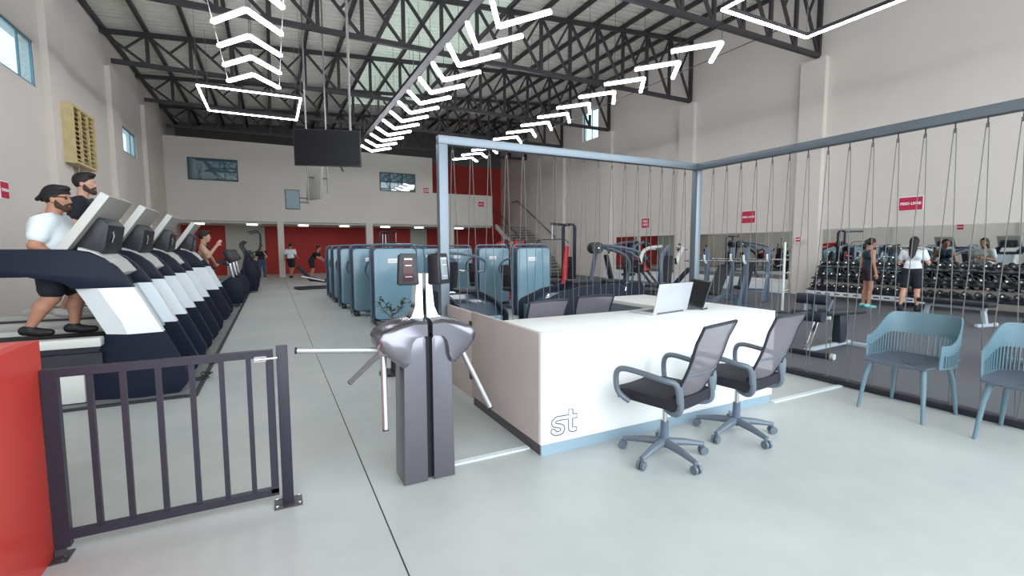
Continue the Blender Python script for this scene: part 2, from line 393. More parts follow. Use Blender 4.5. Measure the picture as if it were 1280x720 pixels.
k = MB(); k.box2((XL, 5.64, 0), (-.74, 5.68, .024)); k.box2((-.78, 5.68, 0), (-.74, 27, .024)); struct(k.build('trim_4', mat('black_mat_edge', '2a2b30', .6)))

# ------------------------------------------------------------------ roof steel: trusses and purlins
NP = 17; X0, X1 = -4.42, 15.12; DX = (X1 - X0) / NP; ZB = 7.33
def top(x): return roofz(x) - .09
ORD = ['nearest', 'second', 'third', 'fourth', 'rearmost']
T0 = thing('roof_truss', 'x', 'roof truss', (0, TR[0], 0), 0, 'roof trusses')
def bar1(name, p, q, w, h=None): MB().bar(p, q, w, h).build(name, M_steel, T0)
bar1('top_chord', (X0, 0, top(X0)), (X1, 0, top(X1)), .12, .13)
bar1('bottom_chord', (PX - .05, 0, ZB), (X1, 0, ZB), .12, .13)
for i in range(NP + 1):
    x = X0 + DX * i
    if i > 0: bar1('post', (x, 0, ZB), (x, 0, top(x)), .085 if i < NP else .13, .1)
    if i < NP:
        xb = x + DX; bar1('diagonal', (x, 0, top(x)), (xb, 0, ZB), .075, .075)
        mx, mz = (x + xb) / 2, (top(x) + ZB) / 2
        bar1('strut', (mx, 0, mz), (xb, 0, top(xb)), .06, .06)
for i, y in enumerate(TR):
    t = T0 if i == 0 else dup(T0, (0, y, 0))
    t['label'] = '%s black steel roof truss counted from the entrance side, spanning wall to wall' % ORD[i]
pm = MB(); pm.bar((0, YF, 0), (0, 31.6, 0), .1, .13); P0 = pm.build('purlin', M_steel)
for i in range(NP + 1):
    o = P0 if i == 0 else P0.copy()
    if i: COL.objects.link(o)
    o.location = (X0 + DX * i + (.05 if i == 0 else 0), 0, roofz(X0 + DX * i) + .035)
    tag(o, 'black steel purlin running lengthwise under the corrugated roof sheets', 'purlin', 'roof purlins')

# ------------------------------------------------------------------ lights
ZL = 6.0
def chevron(sgn, hw, dp, label, group, x):
    t = thing('chevron_light', label, 'ceiling light', (0, 0, ZL), 0, group)
    a = Vector((0, sgn * dp, 0))
    for s in (-1, 1):
        e = Vector((s * hw, 0, 0)); d = (e - a).normalized() * .02
        MB().bar(a, e, .08, .06).build('light_bar', M_led, t)
        MB().bar(a + Vector((0, 0, .045)), e + Vector((0, 0, .045)), .06, .03).build('housing', M_ledcase, t)
    MB().cyl((0, sgn * dp, .05), (0, sgn * dp, roofz(x) + .13 - ZL), .006, n=5).build('drop_wire', M_steel, t)
    return t
cA = chevron(-1, .62, .84, 'white V-shaped light bar in the left hanging row above the aisle', 'chevron lights, left row', -.25)
for i in range(5):
    loc = (-.25, 15.06 - 1.235 * i, ZL)
    if i == 0: cA.location = loc
    else: dup(cA, loc)
cB = chevron(1, .63, 1.0, 'white V-shaped light bar in the long middle hanging row', 'chevron lights, middle row', 4.3)
for i in range(13):
    loc = (4.3, 8.0 + 1.14 * i, ZL)
    if i == 0: cB.location = loc
    else: dup(cB, loc)
cC = chevron(-1, .65, .84, 'white V-shaped light bar in the right hanging row beside the wall', 'chevron lights, right row', 9.03)
for i in range(13):
    loc = (9.03, 8.32 + 1.22 * i, ZL)
    if i == 0: cC.location = loc
    else: dup(cC, loc)
def wirerun(x, y0, y1, z, lab, m, rad=.008):
    tag(MB().tube([(x, y0, z), (x, y1, z)], rad, 6).build('suspension_cable', m), lab, 'cable')
wirerun(-.87, 8, 15.1, ZL + .03, 'left thin white cable linking the left row of light bars', M_ledcase)
wirerun(.37, 8, 15.1, ZL + .03, 'right thin white cable linking the left row of light bars', M_ledcase)
wirerun(8.38, 6.5, 23.4, ZL + .06, 'left dark cable carrying the right row of light bars', M_steel, .012)
wirerun(9.68, 6.5, 23.4, ZL + .06, 'right dark cable carrying the right row of light bars', M_steel, .012)
t = thing('cable_tray', 'grey perforated cable tray running above the middle light row', 'cable tray', (4.0, 0, ZL + .6))
MB().box2((-.11, 6.5, 0), (.11, 24, .015)).build('tray_base', M_steel, t)
for x in (-.11, .10): MB().box2((x, 6.5, 0), (x + .012, 24, .08)).build('tray_side', M_steel, t)
for y in TR[1:4]:
    for s in (-.10, .10): MB().cyl((s, y, 0), (s, y, ZB - ZL - .65), .01, n=6).build('hanger', M_wire, t)
def square_light(label, x0, y0, x1, y1):
    t = thing('square_light', label, 'ceiling light', ((x0 + x1) / 2, (y0 + y1) / 2, ZL)); a, b = (x1 - x0) / 2, (y1 - y0) / 2
    P = [(-a, -b, 0), (a, -b, 0), (a, b, 0), (-a, b, 0)]
    for i in range(4):
        p, q = Vector(P[i]), Vector(P[(i + 1) % 4])
        MB().bar(p, q, .055, .03).build('light_bar', M_led, t)
        MB().bar(p + Vector((0, 0, .055)), q + Vector((0, 0, .055)), .05, .08).build('housing', M_steel, t)
    for p in P:
        MB().cyl((p[0], p[1], .09), (p[0], p[1], ZB - ZL + 1.2), .006, n=5).build('drop_wire', M_wire, t)
square_light('square outline light hanging beyond the left row of V lights', -1.65, 15.78, .95, 18.45)
square_light('square outline light hanging nearest the entrance above the desk', 7.8, 3.85, 10.44, 6.48)
for i, x in enumerate((-3.32, -.9, 1.62, 3.8, 6.14, 8.22, 10.87)):
    d = MB(); d.box((0, 0, 0), (.5, .3, .05), bev=.01)
    o = d.build('downlight', M_lamp, None, (x, 28.9, 2.8))
    tag(o, 'small white downlight under the mezzanine, %s from the left' % ['first', 'second', 'third', 'fourth', 'fifth', 'sixth', 'seventh'][i], 'ceiling light')

# ------------------------------------------------------------------ cord partition frame
t = thing('cord_frame', 'tall metal frame with corner post carrying the hanging cords around reception', 'partition frame', (5.46, 4.87, 0))
MB().box2((-3.86, -.045, 2.6), (.05, .045, 2.69), bev=.006).build('rear_beam', M_frame, t)
MB().box2((-.05, -6.3, 2.6), (.05, -.045, 2.69), bev=.006).build('side_beam', M_frame, t)
MB().box2((-.05, -.05, .0), (.05, .05, 2.6), bev=.006).build('post', M_frame, t)
MB().box2((-3.86, -.05, .0), (-3.76, .05, 2.6), bev=.006).build('post', M_frame, t)
MB().box2((-3.7, -.04, 0), (-.06, .04, .05), bev=.006).build('bottom_rail', M_frame, t)
def cord(axis):
    a = (lambda d, z: (d, 0, z)) if axis == 'x' else (lambda d, z: (0, d, z))
    m = MB(); m.tube(smooth([a(-.1, .055), a(-.055, 1.2), a(-.014, 2.42), a(-.006, 2.53), a(.006, 2.53), a(.014, 2.42), a(.055, 1.2), a(.1, .055)], 4), .0041, 5)
    return m
def hook(parent): MB().tube([(0, 0, 2.6), (0, 0, 2.56), (.012, 0, 2.545), (.012, 0, 2.525), (-.006, 0, 2.515)], .006, 5).build('hook', M_steel, parent)
lab = 'thin grey cord looped from a hook on the rear frame beam behind the reception desk'
a0 = None
for i in range(17):
    x = 1.77 + .2155 * i
    if i == 0: a0 = thing('hanging_cord', lab, 'cord', (x, 4.87, 0), 0, 'cords on the rear beam'); cord('x').build('cord_loop', M_rope, a0); hook(a0)
    else: dup(a0, (x, 4.87, 0))
lab = 'thin grey cord looped from a hook on the side frame beam above the black kerb'
b0 = None
for i in range(18):
    y = 4.59 - .2145 * i
    if i == 0: b0 = thing('hanging_cord', lab, 'cord', (5.46, y, 0), 0, 'cords on the side beam'); cord('y').build('cord_loop', M_rope, b0); hook(b0)
    else: dup(b0, (5.46, y, 0))

# ------------------------------------------------------------------ reception desk
t = thing('reception_desk', 'white reception desk with outlined letters st near its lower left corner', 'desk', (1.66, 2.81, 0))
MB().box2((0, 0, .085), (2.59, .04, .9), bev=.004).build('front_panel', M_desk, t)
MB().box2((.0355, .0405, .9 - .04), (2.59, .68, .9), bev=.003).build('countertop', M_desk, t)
MB().box2((1.85, .6805, .86), (2.59, 1.78, .9), bev=.003).build('countertop', mat('light_counter', 'e6e5e1', .5), t)
MB().box2((1.85, .68, .5), (1.87, 1.78, .86)).build('return_panel', M_toe, t)
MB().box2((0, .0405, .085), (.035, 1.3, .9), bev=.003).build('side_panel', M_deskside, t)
MB().box2((2.555, .041, .085), (2.59, 1.78, .86), bev=.003).build('side_panel', M_desk, t)
m = MB(); m.box2((.012, .012, 0), (2.58, .03, .085)); m.build('toe_kick', mat('reflection_tinted_toe_kick', '93a9b6', .3), t)  # reflected light painted in as pale blue on the dark toe kick
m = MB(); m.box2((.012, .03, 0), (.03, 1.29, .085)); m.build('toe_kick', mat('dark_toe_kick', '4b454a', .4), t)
ST = [(0.2379, 0.3178), (0.2723, 0.3143), (0.2741, 0.2782), (0.3109, 0.2741), (0.3103, 0.2445), (0.273, 0.2445), (0.2721, 0.1768), (0.307, 0.1727), (0.3073, 0.1449), (0.2665, 0.1417), (0.2442, 0.1522), (0.2366, 0.1705), (0.236, 0.2445), (0.168, 0.2479), (0.1321, 0.2458), (0.1226, 0.2371), (0.1322, 0.2271), (0.173, 0.2177), (0.1998, 0.1983), (0.2034, 0.1745), (0.1905, 0.1474), (0.1591, 0.1365), (0.1208, 0.1396), (0.0922, 0.1554), (0.0827, 0.1758), (0.092, 0.1907), (0.1134, 0.1888), (0.1277, 0.1716), (0.1493, 0.1643), (0.1675, 0.1727), (0.166, 0.1876), (0.1467, 0.1932), (0.1062, 0.2068), (0.0881, 0.2287), (0.0917, 0.2528), (0.1129, 0.2699), (0.1343, 0.2787), (0.1823, 0.2776), (0.2358, 0.2761)]
MB().tube([(x, -.002, z) for x, z in ST], .0042, 6, closed=True).build('lettering', M_logo, t)
t = thing('swing_door', 'low grey cement door hinged to the desk side, by the turnstile', 'half door', (1.66, 4.12, 0))
MB().box2((0, .0, .06), (.035, .685, .895), bev=.003).build('door_panel', M_deskside, t)
for z in (.25, .72): MB().box2((-.012, -.02, z), (.0, .025, z + .09)).build('hinge', M_steel, t)
# laptops
def laptop(name, label, loc, rz, m1, tilt, screen):
    t = thing(name, label, 'laptop', loc, rz)
    MB().box2((-.26, 0, 0), (.26, .27, .018), bev=.005).build('base', m1, t)
    MB().box2((-.22, .04, .018), (.22, .16, .021)).build('keyboard', M_key, t)
    MB().box2((-.08, .19, .018), (.08, .27, .02)).build('touchpad', M_lightgrey, t)
    R = Matrix.Translation((0, -.002, .015)) @ Matrix.Rotation(tilt, 4, 'X')
    q = MB(); q.box((0, 0, .135), (.52, .01, .27), 0, None, .004); lid = MB().add(q.v, q.f, 0, True, R).build('screen_lid', m1, t)
    q = MB(); q.box((0, .0056, .138), (.49, .002, .235), 0); MB().add(q.v, q.f, 0, False, R).build('screen', screen, lid)
    q = MB(); q.cyl((-.2, 0, .006), (.2, 0, .006), .008); q.build('hinge', M_key, t)
    return t
laptop('laptop', 'white laptop with its lid back facing the chairs on the desk', (3.26, 3.17, .9), math.radians(10), M_laptopw, .22, M_screen)
laptop('laptop', 'dark laptop seen edge-on behind the white laptop on the desk', (3.83, 3.42, .9), math.radians(62), M_laptopd, .3, M_screen)
t = thing('pen', 'dark pen lying on the desk right of the laptops', 'pen', (3.72, 3.17, .9), 0)
MB().cyl((-.05, .0, .008), (.05, .02, .008), .006, n=8).build('barrel', M_blackplastic, t)
MB().box((.03, .018, .016), (.05, .006, .004), rot=(0, 0, .2)).build('clip', M_chrome, t)

# ------------------------------------------------------------------ task chairs
def task_chair(label, loc, rz, group):
    t = thing('office_chair', label, 'chair', loc, rz, group)           # faces +x
    S = []
    for i in range(9):
        u = -1 + 2 * i / 8; row = []
        for j in range(9):
            v = -1 + 2 * j / 8; x = .02 + .25 * u; wv = .245 * (1 - .06 * max(0, u) ** 2); y = wv * v * (1 - .10 * abs(u) ** 4)
            z = .475 - .05 * max(0, u - .45) ** 1.5 + .012 * v * v - .03 * max(0, abs(v) - .8) * 2
            row.append((x, y, z))
        S.append(row)
    MB().sheet(S, .075).build('seat', M_chairseat, t)
    MB().box((.0, 0, .415), (.2, .16, .05), bev=.01).build('tilt_mechanism', M_chairplastic, t)
    MB().cyl((0, 0, .22), (0, 0, .40), .018).build('gas_lift', M_chrome, t)
    MB().cyl((0, 0, .075), (0, 0, .26), .032, .028).build('column', M_tubegrey, t)
    for k in range(5):
        a = 2 * PI * k / 5 + .35; c, s = math.cos(a), math.sin(a); sp = MB()
        sp.tube([(.02 * c, .02 * s, .11), (.15 * c, .15 * s, .10), (.30 * c, .30 * s, .075)], [.032, .027, .017], 8); sp.cyl((.29 * c, .29 * s, .05), (.29 * c, .29 * s, .085), .012, n=8)
        leg = sp.build('leg', M_chairplastic, t)
        wv = MB(); ax = Vector((-s, c, 0))
        for d in (-.017, .017): p = Vector((.30 * c, .30 * s, .03)) + ax * d; wv.cyl(p - ax * .009, p + ax * .009, .03, n=14)
        wv.cyl(Vector((.3 * c, .3 * s, .03)) - ax * .025, Vector((.3 * c, .3 * s, .03)) + ax * .025, .01, n=8)
        wv.build('caster', M_chairplastic, leg)
    # back: leaning mesh panel in a frame, wider at the top
    rows = []; L = []; Rr = []
    for i in range(10):
        v = i / 9; z = .52 + .49 * v; x = -.215 - .17 * v - .03 * math.sin(PI * v) - .07 * max(0, v - .75) * 2
        hw = .195 + .025 * v; row = []
        for j in range(9):
            q = -1 + 2 * j / 8; row.append((x + .035 * q * q, hw * q, z + (.012 * (1 - q * q) if i == 9 else 0)))
        rows.append(row); L.append(row[0]); Rr.append(row[-1])
    MB().sheet(rows, .008).build('back_mesh', M_mesh, t)
    fm = MB(); fm.tube(L + [rows[-1][j] for j in range(1, 8)] + Rr[::-1], .011, 6); fm.build('back_frame', M_tubedark, t)
    lb = MB(); lb.tube([rows[3][j] for j in range(9)], .009, 6); lb.build('lumbar_bar', M_chairplastic, t)
    sp = MB()
    for s in (-1, 1): sp.tube(smooth([(-.10, .15 * s, .41), (-.19, .20 * s, .41), (-.235, .212 * s, .46), (-.22, .205 * s, .60)], 5), .022, 8)
    sp.box((-.2, 0, .455), (.03, .40, .07), bev=.012); sp.build('back_support', M_chairplastic, t)
    for s in (-1, 1):
        am = MB(); P = smooth([(.13, .25 * s, .43), (.19, .30 * s, .50), (.20, .31 * s, .62), (.15, .31 * s, .67), (.0, .30 * s, .665), (-.15, .285 * s, .645), (-.225, .25 * s, .62), (-.235, .225 * s, .5)], 5)
        am.tube(P, .02, 8); am.build('armrest', M_chairplastic, t)
    return t
c1 = task_chair('grey mesh office chair left of its twin in front of the desk', (2.46, 2.42, 0), math.radians(104), 'office chairs at reception')
dup(c1, (3.28, 2.46, 0), math.radians(98), 'grey mesh office chair right of its twin in front of the desk')
dup(c1, (2.25, 4.08, 0), math.radians(94), 'dark office chair behind the desk near its hinged door')
dup(c1, (2.93, 4.22, 0), math.radians(88), 'dark office chair behind the desk beside the inner counter')
# ------------------------------------------------------------------ plastic armchairs
def armchair(label, loc, rz):
    t = thing('plastic_armchair', label, 'chair', loc, rz, 'waiting armchairs')   # faces -x locally
    rows = []
    for i in range(13):
        u = -1 + 2 * i / 12; row = []
        for j in range(11):
            v = -1 + 2 * j / 10
            x = .27 * u; hw = .265 - .02 * abs(u) ** 3 * (1 if u < 0 else .5); y = hw * v
            row.append((x, y, .455 + .02 * (abs(v) ** 3) + (.03 * max(0, u) ** 3) - .02 * (1 - u * u) * (1 - v * v) - .02 * max(0, -u - .7)))
        rows.append(row)
    MB().sheet(rows, .014).build('seat', M_shellseat, t)
    # wrap-around shell: solid upper band on a slatted lower band
    K = 40; W = []
    def wrap(q):                                                       # q 0..1 from left arm front round the back to right arm front
        a = math.radians(-118 + 236 * q); e = .78
        cx = math.copysign(abs(math.cos(a)) ** e, math.cos(a)); sy = math.copysign(abs(math.sin(a)) ** e, math.sin(a))
        h = .47 * (1 if False else 1); k = max(0., min(1., (math.cos(a) + .15) / .8)); k = k * k * (3 - 2 * k)
        return .015 + .275 * cx, .30 * sy, k
    def shellpt(q, s):
        x, y, k = wrap(q); topz = .665 + .215 * k; flare = .035 * k * s
        return (x + flare, y * (1 + .03 * s), .46 + (topz - .46) * s)
    band = [[shellpt(i / K, .58 - .06 * math.sin(PI * i / K) + (1 - .58 + .06 * math.sin(PI * i / K)) * j / 6) for j in range(7)] for i in range(K + 1)]
    MB().sheet(band, .012).build('backrest', M_shell, t)
    sl = MB()
    for i in range(1, K * 1):
        if i % 1 == 0:
            q = i / K; a, b = Vector(shellpt(q, 0)), Vector(shellpt(q, .60)); sl.bar(a, b, .0085, .017, up=(b - Vector((.0, 0, b.z))))
    low = [[shellpt(i / K, .0 + .08 * j / 2) for j in range(3)] for i in range(K + 1)]
    sl2 = MB().sheet(low, .013); sl.add(sl2.v, sl2.f, 0, True)
    fr = MB().sheet([[shellpt(q, s) for s in (0, .2, .4, .6, .8)] for q in (0, .012, .025)], .014); sl.add(fr.v, fr.f, 0, True)
    fr = MB().sheet([[shellpt(q, s) for s in (0, .2, .4, .6, .8)] for q in (.975, .988, 1)], .014); sl.add(fr.v, fr.f, 0, True)
    o = sl.build('slats', M_shell, t); stuff(o)
    for sx, sy in ((-1, -1), (-1, 1), (1, -1), (1, 1)):
        lg = MB(); lg.tube([(.20 * sx, .20 * sy, .45), (.24 * sx, .225 * sy, .3), (.28 * sx, .25 * sy, 0)], [.021, .019, .014], 10); lg.build('leg', M_shell, t)
    u = MB(); u.bar((-.2, -.2, .44), (.2, .2, .44), .03, .02); u.bar((-.2, .2, .44), (.2, -.2, .44), .03, .02); u.build('under_frame', M_shellseat, t)
    return t
ac = armchair('grey-teal plastic armchair fully in view beside the black kerb', (5.13, 2.1, 0), math.radians(-2))
dup(ac, (5.13, 1.29, 0), math.radians(2), 'grey-teal plastic armchair cut off by the right edge of the photo')

# ------------------------------------------------------------------ gate, red block
t = thing('barrier_gate', 'black barred metal gate between red block and its floor post', 'gate', (-.985, 2.97, 0))
m = MB()
m.box2((-.02, -.02, .04), (.04, .02, .93)); m.build('stile', M_gate, t)
MB().box2((.925, -.02, .09), (.965, .02, .93)).build('stile', M_gate, t)
MB().box2((.04, -.02, .89), (.925, .02, .93)).build('top_rail', M_gate, t)
MB().box2((.04, -.02, .075), (.965, .02, .115)).build('bottom_rail', M_gate, t)
for x in (.155, .285, .43, .575, .71, .84): MB().box2((x - .0125, -.0125, .115), (x + .0125, .0125, .89)).build('bar', M_gate, t)
l = MB(); l.box2((.87, -.03, .87), (.93, -.02, .90)); l.cyl((.875, -.035, .885), (.985, -.035, .885), .008, n=8); l.build('latch', M_chrome, t)
l = MB(); l.box2((-.02, -.03, .0), (.02, .0, .04)); l.box2((-.03, -.09, 0), (.045, .02, .006))
for y in (-.07, -.035): l.cyl((.02, y, .006), (.02, y, .012), .009, n=8)
l.build('floor_bracket', M_plate, t)
t = thing('gate_post', 'black square post with bolted base plate at the right end of the gate', 'post', (.025, 2.975, 0))
MB().box2((-.03, -.025, .0), (.03, .025, .945), bev=.003).build('post', M_gate, t)
m = MB(); m.box2((-.075, -.06, 0), (.075, .06, .008)); bp = m.build('base_plate', M_plate, t)
for sx in (-1, 1):
    for sy in (-1, 1): MB().cyl((.06 * sx, .045 * sy, .008), (.06 * sx, .045 * sy, .016), .008, n=6).build('bolt', M_chrome, bp)
t = thing('red_counter', 'glossy red counter block cut off by the left photo edge', 'counter', (-1.01, 3.0, 0))
MB().box2((-.75, -2.4, 0), (0, 0, 1.07), bev=.004).build('body', M_redblock, t)
MB().box2((-.7, -2.35, 1.07), (-.05, -.05, 1.0715)).build('countertop', mat('paler_red_top', 'd9564c', .35), t)  # thin paler red sheet over the top of the one-piece block

# ------------------------------------------------------------------ turnstile (double head, back to back)
t = thing('turnstile', 'double black and chrome turnstile with tripod arms and card readers', 'turnstile', (.86, 2.98, 0))
M_ts = mat('turnstile_grey', '85828a', .24, metal=.9); M_tsd = mat('turnstile_dark', '2d3240', .3, coat=.3)
for s, x0, x1 in ((-1, -.175, -.018), (1, .018, .165)):
    m = MB(); m.prism([(x0, 0), (x1, 0), (x1 - (.0 if s < 0 else .012), .80), (x1 - (.0 if s < 0 else .03), .93), (x1 - (.03 if s < 0 else .06), .985), (x0 + (.06 if s < 0 else .03), .985), (x0 + (.03 if s < 0 else 0), .93), (x0 + (.012 if s < 0 else 0), .80)], -.135, .10, bev=.012)
    col_ = m.build('column', M_ts, t)
m = MB(); m.box2((-.0175, -.085, .0), (.0175, .085, 1.06)); m.build('spine', M_blackplastic, t)
def head(s):
    # winged housing: front view section swept front to back, with a swooping lower lip
    def sec(k):                                                        # k: 0 outer rim, 1 raised face
        P = [(.016, 1.055), (.09, 1.06), (.20, 1.035), (.30, .99), (.325, .95), (.315, .90), (.265, .84), (.20, .785), (.165, .755), (.14, .765), (.125, .80), (.12, .86), (.105, .92), (.075, .955), (.016, .965)]
        return [(s * x, z) for x, z in P]
    P = sec(0); c = (s * .13, .92); rings = []
    for y, k, dz in ((-.165, .80, -.0), (-.15, .93, 0), (-.10, 1.0, 0), (.06, 1.0, 0), (.13, .95, 0), (.16, .8, 0)):
        rings.append([(c[0] + (x - c[0]) * (k if abs(x) > .05 else 1), y, c[1] + (z - c[1]) * k) for x, z in P])
    n = len(P); m = MB(); vs = [p for r in rings for p in r]; fs = []
    for i in range(len(rings) - 1):
        for j in range(n): fs.append((i * n + j, i * n + (j + 1) % n, (i + 1) * n + (j + 1) % n, (i + 1) * n + j))
    fs += [tuple(range(n)), tuple(range((len(rings) - 1) * n, len(rings) * n))[::-1]]
    m.add(vs, fs, 0, True); return m.build('head_housing', M_ts, t)
for s in (-1, 1): head(s)
for s in (-1, 1):
    m = MB(); rows = []
    prof = [(.118, 1.045), (.085, 1.07), (.062, 1.13), (.052, 1.25), (.052, 1.34)]
    vs = []
    for wv, z in prof: vs += [(s * .012, -.05 - (wv - .05) * .3, z), (s * wv, -.05 - (wv - .05) * .3, z), (s * wv, .05, z), (s * .012, .05, z)]
    fs = []
    for i in range(len(prof) - 1):
        for j in range(4): fs.append((i * 4 + j, i * 4 + (j + 1) % 4, i * 4 + 4 + (j + 1) % 4, i * 4 + 4 + j))
    fs += [(0, 1, 2, 3), (16, 17, 18, 19)]
    m.add(vs, fs, 0, True); m.build('neck', M_polish, t)
def reader(x, rz, lit):
    Mx = Matrix.Translation((x, -.05, 1.37)) @ Matrix.Rotation(rz, 4, 'Z') @ Matrix.Rotation(-.08, 4, 'X') @ Matrix.Scale(.88, 4)
    def put(q, name, m, par): return MB().add(q.v, q.f, 0, True, Mx).build(name, m, par)
    q = MB(); q.prism([(-.075, -.105), (-.06, -.115), (.06, -.115), (.075, -.105), (.062, .1), (.05, .112), (-.05, .112), (-.062, .1)], -.045, .055, bev=.012)
    o = put(q, 'reader_case', M_blackplastic, t)
    q = MB(); q.box((0, -.047, .0), (.075, .006, .165), 0, None, .002); put(q, 'reader_display', M_redlight if lit else mat('pale_display', '8f979c', .2), o)
    
    for cz, sx, sz in ((.07, .055, .012), (.025, .045, .006), (-.055, .05, .004)): q = MB(); q.box((0, -.051, cz), (sx, .004, sz)); put(q, 'display_icon', mat('icon_white', 'cfd3d6', .4), o)
reader(-.105, -.12, True); reader(.10, .62, False)
def arms(hub, tips, cap):
    h = MB(); h.ball(hub, (.045, .045, .045)); h.build('arm_hub', M_satin, t)
    for tip in tips:
        a = Vector(hub); b = Vector(tip)
        o = MB().tube([a, b], .0185, 12).build('arm', M_satin, t)
        MB().tube([b, b + (b - a).normalized() * .008], .0195, 12).build('end_cap', M_blackplastic, o)
arms((-.27, -.05, .87), ((-.76, -.09, .925), (-.42, .30, .60), (-.285, -.14, .395)), 1)
arms((.235, -.06, .845), ((.43, -.11, .415), (.20, .34, .60)), 1)

# ------------------------------------------------------------------ potted plant behind the turnstile
t = thing('potted_plant', 'small branching potted plant on a dark stand behind the turnstile', 'plant', (1.25, 5.6, -.0))
MB().lathe([(.17, 0), (.17, .03), (.035, .05), (.035, .46), (.13, .49), (.13, .50)], (0, 0, 0), 20).build('stand', M_blackplastic, t)
m = MB(); m.lathe([(.12, .50), (.17, .54), (.185, .62), (.17, .62), (.16, .61)], (0, 0, 0), 24); m.build('pot', M_pot, t)
MB().lathe([(.165, .60), (.1, .61), (.0, .615)], (0, 0, 0), 18).build('soil', M_soil, t)
st = MB(); lv = MB(); rnd = random.Random(3)
def twig(p, d, L, r, depth):
    P = [Vector(p)]; d = Vector(d).normalized()
    for i in range(4):
        d = (d + Vector((rnd.uniform(-.25, .25), rnd.uniform(-.25, .25), rnd.uniform(-.05, .2)))).normalized(); P.append(P[-1] + d * L / 4)
    st.tube(P, [r, r * .9, r * .75, r * .6, r * .45], 5)
    for i in range(1, 5):
        if depth > 0 and i > 1: twig(P[i], (rnd.uniform(-1, 1), rnd.uniform(-.7, .7), rnd.uniform(.0, .7)), L * .55, r * .6, depth - 1)
        if depth < 2:
            for k in range(2):
                a = Vector((rnd.uniform(-1, 1), rnd.uniform(-1, 1), rnd.uniform(-.2, .6))).normalized(); n_ = a.cross(Vector((0, 0, 1))).normalized() * .014; up = Vector((0, 0, .006)); q = P[i]
                lv.add([q, q + a * .03 + n_ + up, q + a * .065, q + a * .03 - n_ + up], [(0, 1, 2), (0, 2, 3)], 0)
twig((0, 0, .61), (.05, 0, 1), .20, .010, 1); twig((0.0, 0, .68), (-.8, .1, .6), .20, .007, 1); twig((0, 0, .70), (.9, 0, .35), .20, .007, 1)
st.build('stem', mat('bark', '5a4838', .8), t); lv.build('leaves', M_leaf, t)

